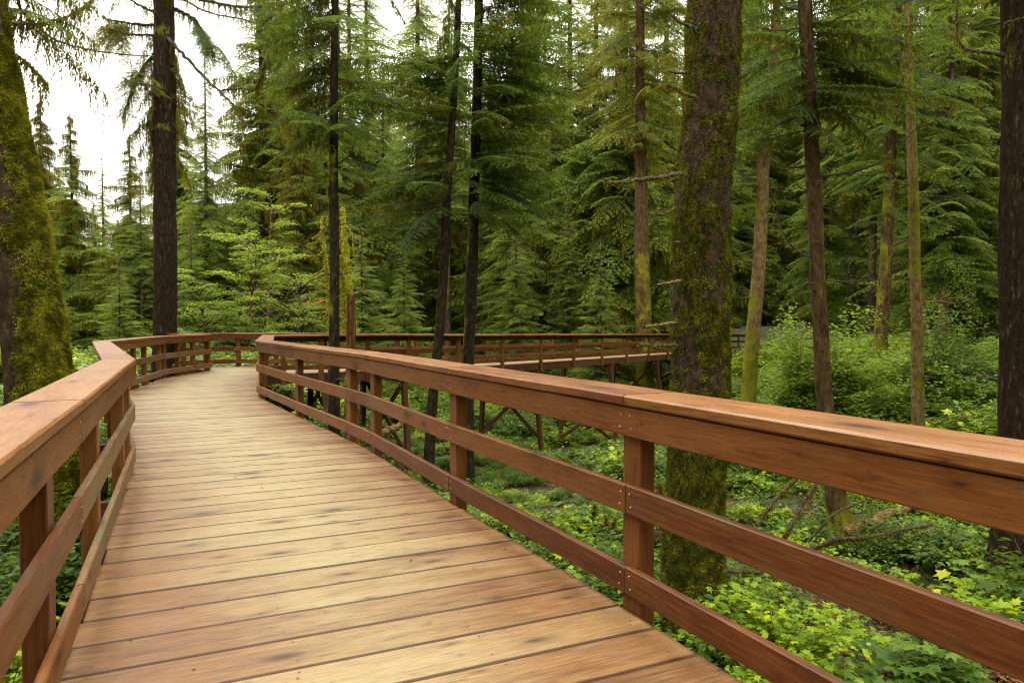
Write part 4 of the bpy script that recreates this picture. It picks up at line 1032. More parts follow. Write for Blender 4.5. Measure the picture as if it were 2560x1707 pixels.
for k, (pts, r0, r1, mt, mo, fu) in enumerate([
        ([(1705, 435, 9.2), (1640, 445, 9.0), (1570, 455, 8.8), (1515, 458, 8.6)], 0.028, 0.02, 'twig', 26, 260), ([(1700, 702, 9.2), (1670, 708, 9.0), (1642, 712, 8.9)], 0.022, 0.016, 'bark_pale', 0, 0),
        ([(1690, 806, 9.2), (1650, 812, 9.0), (1611, 818, 8.8)], 0.022, 0.018, 'bark_pale', 0, 0), ([(1688, 863, 9.2), (1640, 864, 9.0), (1598, 862, 8.9)], 0.018, 0.012, 'twig', 12, 260),
        ([(1740, 242, 9.05), (1715, 238, 8.9), (1690, 222, 8.7), (1668, 214, 8.6)], 0.02, 0.012, 'twig', 6, 220), ([(1740, 73, 9.05), (1710, 62, 8.9), (1678, 42, 8.7)], 0.022, 0.014, 'twig', 3, 20),
        ([(1715, 182, 9.1), (1690, 182, 8.9), (1672, 180, 8.8)], 0.018, 0.012, 'twig', 0, 0), ([(1690, 520, 9.2), (1660, 535, 9.0), (1620, 534, 8.9)], 0.012, 0.008, 'twig', 10, 200),
        ([(1700, 607, 9.1), (1685, 607, 9.0)], 0.024, 0.02, 'twig', 0, 0), ([(1655, 1240, 9.3), (1650, 1215, 8.7), (1640, 1212, 8.5)], 0.03, 0.012, 'twig', 4, 300)]):
    limb(r, 'branch', [P(*p) for p in pts], r0, r1, M[mt], moss=mo, mossl=(0.02, 0.14), seed=90 + k, fur=fu)
A = crown_geo(np.random.default_rng(303), ax_of(nd), 8.2, 12.8, 34, lambda f: 3.6 - 1.2 * f, (-0.25, 0.15), FINE, moss=0.3)  # crown above the view, added to shade the right bank
crown(r, A, NM('needle'))
# T8 bent pale trunk
hemlock('pale leaning trunk just right of the great mossy trunk, mossy at its foot', [(1945, -60, 17), (1938, 60, 18), (1930, 180, 22), (1918, 300, 26), (1912, 356, 30), (1908, 494, 33), (1900, 620, 33), (1892, 700, 34), (1882, 823, 36), (1874, 920, 38), (1869, 1000, 40)], 23, 20,
    [(330, 60, 18, 2.2, 2.6, (-0.45, 0.05), 0.2, None, 0), (320, 180, 8, 2.4, 2.5, (-0.5, -0.1), 0.2, -1.6, 0.7), (60, -300, 26, 2.8, 2.2, (-0.3, 0.1), 0.3, None, 0), (520, 250, 6, 2.8, 2.8, (-0.2, 0.1), 0.2, 2.8, 0.3)],
    [([(1890, 622), (1862, 632), (1835, 634)], 0.02, 10), ([(1880, 742), (1855, 744), (1830, 738)], 0.022, 16), ([(1892, 552), (1878, 549), (1862, 550)], 0.016, 0), ([(1895, 492), (1886, 491), (1880, 489)], 0.03, 0), ([(1884, 662), (1868, 660), (1850, 664)], 0.018, 16), ([(1884, 636), (1870, 638), (1856, 644)], 0.018, 16), ([(1904, 410), (1898, 406)], 0.03, 0), ([(1915, 500), (1930, 505), (1936, 545), (1928, 560)], 0.012, 12), ([(1906, 371), (1875, 372), (1842, 370)], 0.012, 0)],
    seed=38, mat='bark_pale', mosskw=dict(az=pi * 0.9, lo=0.0, hi=0.55, seed=9, zlow=0.4), tk=dict(seg=26))
# T9
hemlock('dark forked looking trunk with many curved bare branches, third from the right edge', [(2012, -60, 36), (2018, 150, 34), (2026, 300, 36), (2032, 420, 39), (2040, 560, 38), (2044, 680, 39), (2050, 823, 41), (2055, 920, 42), (2063, 1020, 43), (2080, 1150, 50), (2098, 1260, 58), (2112, 1360, 66)], 14.5, 14,
    [(300, 90, 9, 1.9, 2.2, (-0.4, 0.05), 0.3, pi, 0.5), (260, 30, 15, 2.4, 2.4, (-0.55, 0.0), 0.6, 0.0, 0.6), (30, -400, 24, 2.6, 2.0, (-0.3, 0.1), 0.4, None, 0), (330, 200, 5, 1.6, 1.8, (-0.5, -0.1), 0.3, -1.5, 0.8)],
    [([(2015, 318), (1985, 298), (1958, 306), (1940, 318)], 0.04, 6), ([(2018, 412), (1985, 420), (1953, 406)], 0.03, 4), ([(2052, 440), (2120, 432), (2200, 405), (2262, 350), (2312, 300)], 0.024, 10),
     ([(2052, 345), (2085, 320), (2115, 285), (2130, 255)], 0.022, 4), ([(2052, 300), (2062, 280), (2076, 245), (2078, 220)], 0.02, 4), ([(2035, 640), (2010, 638), (1975, 610), (1950, 560), (1935, 480)], 0.02, 14), ([(2025, 478), (2000, 470), (1983, 445), (1982, 420)], 0.014, 4),
     ([(2030, 525), (2000, 520), (1960, 500)], 0.012, 4), ([(2068, 702), (2120, 704), (2180, 700), (2232, 696)], 0.018, 14), ([(2060, 520), (2085, 522), (2095, 528)], 0.008, 0), ([(2058, 590), (2085, 588), (2100, 578)], 0.01, 2), ([(2010, 70), (1960, 76), (1900, 70), (1855, 52)], 0.016, 8), ([(2000, 25), (1960, 18), (1935, -20)], 0.025, 6), ([(2040, 72), (2100, 45), (2160, 15), (2200, -30)], 0.02, 10), ([(2052, 395), (2042, 370), (2048, 300), (2040, 200), (2034, 90)], 0.04, 10)],
    seed=39, mat='bark_brown', mosskw=dict(az=0.3, lo=-0.1, hi=0.5, seed=10, zlow=-2.4), tk=dict(seg=36, vstep=0.08, amp=0.09, fr=7))
# T10
hemlock('brown trunk with short dead twigs standing on the right bank', [(2240, -60, 28), (2234, 120, 31), (2228, 300, 33), (2225, 380, 31), (2219, 560, 31), (2213, 700, 33), (2203, 823, 37), (2198, 985, 40)], 27.5, 24,
    [(330, 60, 20, 2.8, 3.2, (-0.45, 0.0), 0.4, None, 0), (60, -300, 24, 3.2, 2.6, (-0.3, 0.1), 0.4, None, 0), (560, 330, 16, 1.7, 2.2, (-0.4, 0.0), 0.2, None, 0), (480, 200, 10, 3.0, 3.0, (-0.4, 0.0), 0.3, 0.0, 0.8)],
    [([(2210, 700), (2216, 650), (2235, 615), (2262, 600)], 0.03, 16), ([(2212, 700), (2220, 725), (2245, 740)], 0.02, 10), ([(2205, 727), (2185, 726), (2163, 728)], 0.016, 2), ([(2232, 640), (2250, 638)], 0.014, 0)],
    seed=40, mat='bark_brown', mosskw=dict(az=pi, lo=0.0, hi=0.5, seed=12, zlow=0.2))
# T11
hemlock('slender pale trunk furred with moss, second from the right edge', [(2268, -60, 15), (2270, 90, 18), (2276, 250, 23), (2281, 380, 27), (2286, 560, 27), (2288, 700, 28), (2293, 823, 30), (2298, 1000, 34), (2300, 1200, 38)], 17, 15,
    [(120, -300, 10, 1.6, 2.0, (-0.5, 0.1), 0.3, None, 0)],
    [([(2262, 212), (2225, 235), (2190, 268), (2150, 300), (2112, 336)], 0.012, 4), ([(2300, 265), (2340, 262), (2380, 240), (2410, 190), (2420, 140)], 0.016, 6), ([(2300, 318), (2360, 290), (2395, 250)], 0.014, 3), ([(2300, 410), (2330, 425), (2360, 436)], 0.02, 24),
     ([(2270, 462), (2250, 458), (2232, 440)], 0.016, 8), ([(2268, 455), (2240, 452), (2228, 455)], 0.012, 12), ([(2270, 600), (2240, 608), (2215, 630)], 0.010, 8), ([(2272, 570), (2250, 568)], 0.01, 2), ([(2262, 560), (2240, 556), (2225, 545)], 0.01, 2), ([(2304, 492), (2350, 490), (2430, 500), (2500, 496), (2575, 502)], 0.010, 0), ([(2304, 495), (2340, 478), (2365, 466)], 0.006, 0), ([(2262, 70), (2230, 70), (2200, 68)], 0.008, 0), ([(2265, 100), (2240, 98), (2212, 88)], 0.008, 2), ([(2270, 190), (2240, 195), (2200, 205)], 0.008, 2), ([(2300, 650), (2280, 655), (2258, 640)], 0.012, 6), ([(2302, 540), (2320, 520), (2330, 505)], 0.012, 6)],
    seed=41, mat='bark_pale', mosskw=dict(az=0.1, lo=0.25, hi=0.8, seed=13), tk=dict(seg=28, vstep=0.06, amp=0.1))
# broken stumps on the right bank
for lab, nodes, dep in (('thin broken dead stem leaning against the slender mossy trunk, right side', [(2312, 716, 8), (2311, 800, 10), (2318, 910, 12)], 26), ('broken grey brown stump with jagged top on the right bank', [(2364, 712, 12), (2358, 790, 25), (2352, 870, 32), (2350, 925, 38)], 30)):
    r, nd, geo, tr = tree('snag', lab, 'dead tree', nodes, dep, None, M['bark_brown'], moss=side_moss(az=0, lo=0, hi=0.5, seed=6), trunk_kw=dict(seg=20, vstep=0.08, amp=0.15, broken=0.7, flare=0.3))
    for k in range(3):
        a = line_at(nd, nd[-1, 2] - 0.6 - k * 0.6)[0]; limb(r, 'branch', [a, a + np.array([0.5, -0.2, 0.02]), a + np.array([1.0, -0.3, 0.08 * (k - 1)])], 0.035, 0.012, M['bark_pale'], seed=k, fur=20)
# T13 right edge
hemlock('thick dark brown trunk cut off by the right edge of the view', [(2556, -60, 128), (2560, 300, 130), (2566, 540, 134), (2572, 808, 138), (2570, 1080, 142), (2568, 1300, 156), (2566, 1420, 185)], 12, 12, [(-60, -500, 12, 2.6, 2.4, (-0.4, 0.1), 0.5, None, 0)],
    [([(2510, 140, -0.2), (2470, 132, -0.5), (2425, 126, -0.8), (2398, 105, -1.0), (2392, 60, -1.1), (2400, -30, -1.3)], 0.034, 30), ([(2500, 58, 0), (2460, 66, -0.3), (2405, 76, -0.6)], 0.018, 6), ([(2510, 62, -0.6), (2540, 50, -0.8), (2600, 40, -1)], 0.02, 10)],
    seed=43, mat='bark_char', mosskw=dict(az=pi, lo=-0.35, hi=0.12, seed=14), tk=dict(seg=70, vstep=0.05, amp=0.06, fr=9))

# ------------------------------------------------------------------ conifers standing behind
def conifer_variant(seed, H, Rm, zlo, n, temps, droop, lean=0.0, mossy=0.0, needles='needle_far', top=1.0):
    rng = np.random.default_rng(seed); ax = lambda z: np.array([lean * z, 0.0, z])
    def L(f): return max(0.25, Rm * (1 - f) ** 0.8 * (0.55 + 0.45 * min(1, f * 5 + 0.3)))
    A = crown_geo(rng, ax, zlo, H - 0.2, n, L, (droop[0], droop[1]), temps, moss=mossy, ragged=0.35, wood=0.03, mossl=(0.2, 0.9), mossw=0.05)
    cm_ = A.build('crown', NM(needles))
    nd = np.array([(0, 0, -0.3, 0.022 * H * 0.5), (lean * H * 0.5, 0, H * 0.5, 0.012 * H * 0.5), (lean * H, 0, H, 0.02)])
    V, Q, ms, _ = trunk_geo(nd, seg=12, vstep=0.6, amp=0.08, seed=seed, moss=lambda V, cx, zs: np.clip(fbm(V * 1.2, seed) - 0.1, 0, 1) * 0.8)
    A2 = Acc(); A2.mesh(V, Q, 0.5, 0)
    for i in range(18):      # dead lower stubs
        z = rng.uniform(1.0, max(2.0, zlo + 2)); a = rng.uniform(0, 2 * pi); l = rng.uniform(0.4, 1.6)
        v, q = tube([ax(z), ax(z) + np.array([cos(a) * l * 0.5, sin(a) * l * 0.5, -0.05]), ax(z) + np.array([cos(a) * l, sin(a) * l, rng.uniform(-0.1, 0.25)])], np.array([0.03, 0.02, 0.008]), 4, i); A2.mesh(v, q, 0.5, 0)
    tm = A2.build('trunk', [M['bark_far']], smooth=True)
    at = tm.attributes.new('moss', 'FLOAT', 'POINT'); vals = np.concatenate([ms, np.full(A2.n - len(ms), 0.5)]).astype(np.float32); at.data.foreach_set('value', vals)
    return tm, cm_, H
VAR = [conifer_variant(101, 18, 3.0, 2.0, 300, COARSE, (-0.35, 0.15)), conifer_variant(102, 22, 3.4, 3.0, 340, COARSE, (-0.5, 0.05)),
       conifer_variant(103, 15, 2.8, 0.8, 260, COARSE, (-0.3, 0.2)), conifer_variant(104, 26, 3.8, 5.0, 340, COARSE, (-0.6, 0.0), 0.01, 0.5, 'needle_olive'),
       conifer_variant(105, 19, 4.2, 1.5, 340, COARSE, (-0.4, 0.1), -0.01, 0.25), conifer_variant(106, 9, 2.4, 0.4, 180, COARSE, (-0.15, 0.3)),
       conifer_variant(107, 24, 3.6, 8.5, 260, COARSE, (-0.6, 0.1), 0.01, 0.2)]
def plant_conifer(px, depth, toppy, v, label, group=None, rz=0.0, gz=None):
    tm, cm_, H = VAR[v]; x = (px - 1280) / FPX * depth; g = float(ground_z(x, depth)) - 0.1
    h = zpx(toppy, depth) - g; s = h / H
    r = empty('conifer', (x, depth, g), label, 'tree', group)
    r.rotation_euler = (0, 0, rz); wd = min(1.5, max(0.62, s ** 0.35 / max(s, .2) * s ** 0.3)) ; r.scale = (s ** 0.75, s ** 0.75, s)
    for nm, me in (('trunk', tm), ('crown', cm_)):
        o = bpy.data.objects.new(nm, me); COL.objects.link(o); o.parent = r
    return r
LEFT = [(105, 46, 225, 3, 'tall thin topped conifer nearest the left mossy trunk, against the sky'), (188, 40, 278, 4, 'pointed conifer left of the dark boughs, standing clear against the sky'),
        (262, 44, 380, 0, 'lower conifer filling the dip in the skyline at left'), (330, 38, 330, 4, 'full conifer just left of the straight dark trunk'), (455, 50, 120, 4, 'tall conifer immediately right of the straight dark trunk'),
        (520, 41, 130, 1, 'tall broad conifer with layered drooping boughs below the open sky'), (600, 58, 440, 0, 'distant conifer at the right end of the open sky gap'), (745, 40, 150, 3, 'olive mossy conifer closing the right side of the sky gap'),
        (715, 48, 260, 1, 'conifer behind the pale green maple tops'), (770, 44, 90, 1, 'tall conifer behind the slim dark trunk'), (60, 34, 400, 4, 'dark conifer half hidden by the left mossy trunk')]
for k, (px, d, tp, v, lab) in enumerate(LEFT): plant_conifer(px, d, tp, v, lab, 'conifers below the open sky', rz=k * 1.7)
rb = np.random.default_rng(77)
GL = [('background conifer in the dense stand left of the two dark centre trunks', 'dense stand behind the bend', 430, 1000), ('background conifer in the dense stand between the centre trunks and the great mossy trunk', 'dense stand behind the far boardwalk', 1000, 1700),
      ('background conifer in the dark stand on the right hand bank', 'dark stand on the right bank', 1700, 2680), ('background conifer in the low left stand under the sky', 'low stand at the left', -80, 430)]
cnt = 0
for (lab, grp, a, b), n in zip(GL, (13, 17, 46, 9)):
    for i in range(n):
        px = a + (b - a) * (i + rb.random()) / n; d = rb.uniform(36, 62) if a != 1000 else rb.uniform(44, 66)
        if grp.startswith('low'): tp = rb.uniform(430, 600); v = [0, 2, 4][i % 3]
        elif a == 430: tp = rb.uniform(280, 520) if px < 650 else rb.uniform(-400, 200); v = [1, 4, 2, 0][i % 4]
            
        else: tp = rb.uniform(-500, 60) if i % 3 else rb.uniform(150, 500); v = [6, 1, 6, 6, 2][i % 5] if a == 1700 else [0, 1, 6, 4, 2][i % 5]
        if a == 430 and px < 650: tp = max(tp, 430)
        def across(d_):
            q_ = np.array([(px - 1280) / FPX * d_, d_]) - np.array([-0.404, 23.8]); return (q_ @ np.array([-1.97, 1.37])) / 5.758
        while -2.2 < across(d) < 2.8 or (1790 < px < 1900 and d < 54): d += 3.0
        plant_conifer(px, d, tp, v, lab, grp, rz=rb.uniform(0, 6.28)); cnt += 1
# young hemlocks low down just beyond the rails
YG = [(905, 33, 560, 'bright young conifer right of the brown snag, behind the far handrail'), (1010, 36, 600, 'young conifer behind the far handrail left of the leaning centre trunk'), (1290, 42, 540, 'young conifer right of the two centre trunks'),
      (1420, 45, 480, 'young dark conifer midway between centre trunks and great trunk'), (1500, 40, 600, 'low young conifer left of the pale brown far trunk'), (300, 30, 640, 'olive young conifer beside the foot of the straight dark trunk'), (480, 36, 560, 'young conifer right beside the straight dark trunk')]
for k, (px, d, tp, lab) in enumerate(YG): plant_conifer(px, d, tp, 5 if (805 - tp) * d / FPX < 5.5 else 2, lab, 'young conifers', rz=k * 2.1)
# ------------------------------------------------------------------ scatter helper: geometry-nodes instances of small plants
def scatter(name, protos, pos, rot, scl, idx, label=None, cat=None):
    col = bpy.data.collections.new(name + '_plants')
    for i, me in enumerate(protos):
        o = bpy.data.objects.new('%s_plant_%02d' % (name, i), me); col.objects.link(o)
    me = bpy.data.meshes.new(name); n = len(pos); me.vertices.add(n); me.vertices.foreach_set('co', np.asarray(pos, np.float32).ravel())
    for nm, ty, arr in (('rot', 'FLOAT_VECTOR', rot), ('scl', 'FLOAT', scl), ('idx', 'INT', idx)):
        a = me.attributes.new(nm, ty, 'POINT'); a.data.foreach_set('vector' if ty == 'FLOAT_VECTOR' else 'value', np.ascontiguousarray(arr, dtype=np.int32 if ty == 'INT' else np.float32).ravel())
    o = mk_obj(name, me, kind='stuff')
    ng = bpy.data.node_groups.new(name + '_scatter', 'GeometryNodeTree')
    ng.interface.new_socket('Geometry', in_out='INPUT', socket_type='NodeSocketGeometry'); ng.interface.new_socket('Geometry', in_out='OUTPUT', socket_type='NodeSocketGeometry')
    gi = ng.nodes.new('NodeGroupInput'); go = ng.nodes.new('NodeGroupOutput'); ip = ng.nodes.new('GeometryNodeInstanceOnPoints'); ci = ng.nodes.new('GeometryNodeCollectionInfo')
    ci.inputs['Collection'].default_value = col; ci.inputs['Separate Children'].default_value = True; ci.inputs['Reset Children'].default_value = True
    def na(nm, ty):
        x = ng.nodes.new('GeometryNodeInputNamedAttribute'); x.data_type = ty; x.inputs['Name'].default_value = nm
        return [s for s in x.outputs if s.enabled and s.name == 'Attribute'][0]
    ip.inputs['Pick Instance'].default_value = True
    L = ng.links.new; L(gi.outputs[0], ip.inputs['Points']); L(ci.outputs[0], ip.inputs['Instance']); L(na('idx', 'INT'), ip.inputs['Instance Index'])
    L(na('rot', 'FLOAT_VECTOR'), ip.inputs['Rotation']); L(na('scl', 'FLOAT'), ip.inputs['Scale']); L(ip.outputs[0], go.inputs[0])
    md = o.modifiers.new('scatter', 'NODES'); md.node_group = ng
    return o

rg = np.random.default_rng(123)
def near_walk(x, y, pad):
    """True where a point is within pad of the boardwalk outline"""
    P2 = [np.array(p) for p in (near_poly)], [np.array(p) for p in far_poly]
    inside = np.zeros(len(x), bool)
    for poly in P2:
        n = len(poly); c = np.zeros(len(x), bool)
        for i in range(n):
            a, b = poly[i], poly[(i + 1) % n]
            cond = ((a[1] > y) != (b[1] > y)); xx = (b[0] - a[0]) * (y - a[1]) / (b[1] - a[1] + 1e-9) + a[0]
            c ^= cond & (x < xx)
        inside |= c
    return inside

protos = []
def add(A, mats, nm): protos.append(A.build(nm, mats)); return len(protos) - 1
G0 = [add(shrub_geo(rg, 0.6, 0.45, 13, 17, 0.12, 'lobed', 0.75), [M['leaf'] if k_ else M['leaf_bright'], M['twig']], 'thimbleberry') for k_ in range(3)]
G1 = [add(shrub_geo(rg, 0.8, 0.45, 13, 24, 0.075, 'ovate', 0.65), [M['leaf'], M['twig']], 'huckleberry') for _ in range(3)]
G2 = [add(shrub_geo(rg, 0.55, 0.45, 12, 22, 0.085, 'ovate', 0.7), [M['leaf_bright'], M['twig']], 'salmonberry') for _ in range(2)]
G3 = [add(fern_geo(rg, 12, 0.75), [M['fern'], M['twig']], 'fern') for _ in range(2)]
G4 = [add(shrub_geo(rg, 0.14, 0.4, 34, 7, 0.04, 'ovate', 0.8), [M['leaf'], M['twig']], 'sorrel') for _ in range(2)]
G5 = [add(shrub_geo(rg, 0.12, 0.4, 34, 7, 0.035, 'ovate', 0.8), [M['fern'], M['twig']], 'moss_mat') for _ in range(1)]
def litter_geo(rng):
    A = Acc(); n = 260; pos = np.stack([rng.uniform(-0.5, 0.5, n), rng.uniform(-0.5, 0.5, n), rng.uniform(0.02, 0.09, n)], -1); az = rng.uniform(0, 6.28, n)
    put_leaves(A, 'ovate', pos, norm(np.stack([np.cos(az), np.sin(az), rng.normal(0, 0.25, n)], -1)), norm(np.stack([rng.normal(0, 0.4, n), rng.normal(0, 0.4, n), np.ones(n)], -1)), rng.uniform(0.03, 0.11, n), rng.random(n))
    for i in range(9):
        p = np.array([rng.uniform(-0.5, 0.5), rng.uniform(-0.5, 0.5), 0.06]); a = rng.uniform(0, 6.28); v, q = tube([p, p + np.array([cos(a) * 0.2, sin(a) * 0.2, 0.03]), p + np.array([cos(a) * 0.4, sin(a) * 0.4, 0.02])], 0.006, 4, i); A.mesh(v, q, 0.5, 1)
    return A
M['litter'] = foliage('fallen_leaves', (0.05, 0.018, 0.008), (0.16, 0.06, 0.024), (0.34, 0.15, 0.06), 0.1, 0.7, 0.2)
G6 = add(litter_geo(rg), [M['litter'], M['twig']], 'litter')
n0 = 17000
u = rg.random(n0); yy = 2.2 + 42 * u ** 0.72; half = (yy + 2) * 0.80 + 1.5; xx = rg.uniform(-1, 1, n0) * half
n9 = 2600; y9 = rg.uniform(15.5, 32, n9); x9 = y9 * rg.uniform(-0.22, 0.18, n9); xx = np.concatenate([xx, x9]); yy = np.concatenate([yy, y9]); n0 = len(xx)
zz = ground_z(xx, yy)
pat = fbm(np.stack([xx * 0.28, yy * 0.28, 0 * xx], -1), 21, 3); pat2 = fbm(np.stack([xx * 0.8, yy * 0.8, 0 * xx], -1), 22, 2)
idx = np.zeros(n0, int); keep = np.ones(n0, bool)
rr_ = rg.random(n0)
for i in range(n0):
    b = pat[i]; w = rr_[i]; litter = (4.0 < xx[i] < 9.5 and yy[i] < 10.5)
    if w < 0.16: idx[i] = rg.choice(G4)
    elif w < 0.24: idx[i] = G5[0]
    elif w < 0.35: idx[i] = rg.choice(G3)
    elif b > (0.49 if xx[i] < 3 else 0.56): idx[i] = rg.choice(G2) if w < 0.72 else rg.choice(G1)
    elif b > 0.41: idx[i] = rg.choice(G0)
    else: idx[i] = rg.choice(G1)
    if litter:
        if w > 0.22: idx[i] = G6
        elif w > 0.19: idx[i] = rg.choice(G3)
        elif w > 0.12: idx[i] = rg.choice(G0)
    if pat2[i] < 0.40 and w > 0.25: idx[i] = [G4[0], G4[1], G5[0], G6][int(w * 997) % 4]
pat3 = fbm(np.stack([xx * 0.5, yy * 0.5, 0 * xx], -1), 23, 2); scl = rg.uniform(0.7, 1.35, n0) * (1 + 0.25 * (yy > 22)) * (0.75 + 1.3 * np.clip(pat3 - 0.35, 0, 1) * 1.4)
scl = np.where((xx / yy > -0.22) & (xx / yy < 0.17) & (yy > 15.5) & (yy < 32), scl * 0.55, scl)
under = near_walk(xx, yy, 0)
scl = np.where(under, scl * 0.6, scl)
keep &= ~(under & (rg.random(n0) < 0.5))
for (tx, ty, tr_) in ((2.62, 9.5, 0.8), (-6.1, 8.6, 0.75), (9.1, 12, 0.8)): keep &= ((xx - tx) ** 2 + (yy - ty) ** 2) > tr_ ** 2
# keep the mass under the handrail line of sight close to the near deck
rot = np.stack([rg.normal(0, 0.08, n0), rg.normal(0, 0.08, n0), rg.uniform(0, 6.28, n0)], -1)
scatter('undergrowth', protos, np.stack([xx, yy, zz - 0.03], -1)[keep], rot[keep], scl[keep], idx[keep])

# taller brush further off, filling under the conifers
tp = [shrub_geo(rg, 1.9, 1.1, 30, 44, 0.11, 'ovate', 0.65, lumps=4).build('tall_brush', [M['leaf'], M['twig']]) for _ in range(2)] + [shrub_geo(rg, 1.7, 1.1, 30, 40, 0.11, 'ovate', 0.65, lumps=4).build('bright_brush', [M['maple'], M['twig']])]
n1 = 900; yb = rg.uniform(26, 66, n1); xb = rg.uniform(-1, 1, n1) * (yb * 0.82 + 2); kb = ~near_walk(xb, yb, 0)
kb &= ~((((xb - T0[0]) * TN[0] + (yb - T0[1]) * TN[1]) / (TN @ TN) > -2.4) & (((xb - T0[0]) * TN[0] + (yb - T0[1]) * TN[1]) / (TN @ TN) < 1.7) & (xb > -3))
n4 = 700; y4 = rg.uniform(54, 92, n4); x4 = y4 * rg.uniform(0.12, 0.85, n4)
n3 = 150; xq = rg.uniform(6.5, 22, n3); yq = rg.uniform(17, 32, n3); kq = (xq > (yq - 23.8) * 0.694 + 6.5) & (xq / yq > 0.30)
for (tx, ty) in ((7.7, 23), (6.7, 14.5), (15, 27.5), (10.1, 17), (18.9, 30)): kq &= ((xq - tx) ** 2 + (yq - ty) ** 2) > 1.2
k4 = ~((((x4 - T0[0]) * TN[0] + (y4 - T0[1]) * TN[1]) / (TN @ TN) > -1.2) & (((x4 - T0[0]) * TN[0] + (y4 - T0[1]) * TN[1]) / (TN @ TN) < 1.7))
xb = np.concatenate([xb[kb], xq[kq], x4[k4]]); yb = np.concatenate([yb[kb], yq[kq], y4[k4]]); kb = np.ones(len(xb), bool); n1 = len(xb)
scatter('brush', tp, np.stack([xb, yb, ground_z(xb, yb) - 0.1], -1)[kb], np.stack([0 * xb, 0 * xb, rg.uniform(0, 6.28, n1)], -1)[kb], rg.uniform(0.6, 1.5, n1)[kb], rg.integers(0, 3, n1)[kb])

# far wood behind everything, and unseen trees added round the viewpoint
fp = [VAR[i][1] for i in (0, 1, 4)]
n2 = 420; yf = rg.uniform(66, 150, n2); xf = rg.uniform(-1, 1, n2) * (yf * 0.85 + 5)
ng_ = 420; ag = rg.uniform(radians(128), radians(412), ng_); rg_ = rg.uniform(17, 60, ng_); xg = rg_ * np.cos(ag); yg = rg_ * np.sin(ag)  # unseen ring behind and beside the camera, added to block low sky light
ko = ~((yg > -2) & (np.abs(xg) < (yg + 2) * 0.80 + 5)); xg, yg = xg[ko], yg[ko]
kf = ~((xf < -0.17 * yf - 2) & (xf > -0.9 * yf) & (rg.random(n2) < 0.35))
sf = np.where(xf / yf < -0.36, rg.uniform(0.75, 1.0, n2), rg.uniform(1.1, 1.7, n2))
sf = np.where((xf / yf < -0.36) & (yf > 95), sf * 0.9, sf)
xf = np.concatenate([xf[kf], xg]); yf = np.concatenate([yf[kf], yg]); sf = np.concatenate([sf[kf], rg.uniform(0.9, 1.4, len(xg))]); n2 = len(xf)
scatter('distant_and_unseen_wood', fp, np.stack([xf, yf, ground_z(xf, yf) - 1], -1), np.stack([0 * xf, 0 * xf, rg.uniform(0, 6.28, n2)], -1), sf, rg.integers(0, 3, n2))

# ------------------------------------------------------------------ shrubs and small things one can point at
def shrub(name, label, px, py_base, depth, A, mats, cat='shrub', parts='foliage', z=None):
    p = P(px, py_base, depth); g = float(ground_z(p[0], p[1])) if z is None else z
    r = empty(name, (float(p[0]), float(p[1]), g), label, cat)
    o = bpy.data.objects.new(parts, A.build(parts, mats)); COL.objects.link(o); o.parent = r; return r
shrub('salmonberry_bush', 'bright yellow green leafy bush low beside the great mossy trunk', 1940, 1560, 8.2, shrub_geo(rg, 1.75, 1.05, 54, 36, 0.10, 'lobed', 0.75), [M['leaf_bright'], M['twig']])
shrub('huckleberry_bush', 'tall light green bush on the bank right of the pale leaning trunk', 2005, 900, 23, shrub_geo(rg, 6.8, 1.9, 130, 70, 0.13, 'ovate', 0.65, lumps=7), [M['maple'], M['twig']])
shrub('huckleberry_bush', 'tall light green bush between the dark branchy trunk and the brown bank trunk', 2110, 900, 23, shrub_geo(rg, 6.2, 2.4, 110, 70, 0.13, 'ovate', 0.65, lumps=6), [M['maple'], M['twig']])
shrub('huckleberry_bush', 'tall dark green thicket before the two broken stumps on the right bank', 2330, 930, 24, shrub_geo(rg, 4.2, 2.6, 110, 60, 0.12, 'ovate', 0.65, lumps=8), [M['leaf'], M['twig']])
shrub('huckleberry_bush', 'green bush at the foot of the pale leaning trunk', 1820, 1000, 22, shrub_geo(rg, 2.0, 1.3, 40, 50, 0.09, 'lobed', 0.7), [M['leaf'], M['twig']])
shrub('huckleberry_bush', 'soft green bush on the bank before the thick right edge trunk', 2440, 1000, 20, shrub_geo(rg, 1.6, 1.6, 50, 46, 0.07, 'ovate', 0.7), [M['leaf'], M['twig']])
shrub('huckleberry_bush', 'low soft green bush under the top rail at the far right', 2200, 1330, 11, shrub_geo(rg, 0.9, 0.8, 34, 40, 0.045, 'ovate', 0.7), [M['leaf'], M['twig']])
shrub('huckleberry_bush', 'dark green bush right of the left mossy trunk beyond the railing', 232, 960, 13.5, shrub_geo(rg, 1.35, 1.3, 50, 46, 0.07, 'lobed', 0.7), [M['leaf'], M['twig']])
shrub('huckleberry_bush', 'bright bush seen through the railing at the straight dark trunk', 385, 930, 23, shrub_geo(rg, 1.5, 1.2, 40, 40, 0.08, 'ovate', 0.7), [M['leaf_bright'], M['twig']])
shrub('thimbleberry_bush', 'leafy green bush under the left handrail in the near corner', 10, 1400, 5.6, shrub_geo(rg, 1.5, 1.1, 46, 34, 0.11, 'lobed', 0.75), [M['leaf_bright'], M['twig']])
shrub('thimbleberry_bush', 'small leafy plant between the left handrail and the mossy trunk foot', 205, 1440, 5.6, shrub_geo(rg, 1.6, 0.6, 24, 26, 0.08, 'lobed', 0.7), [M['leaf_bright'], M['twig']])
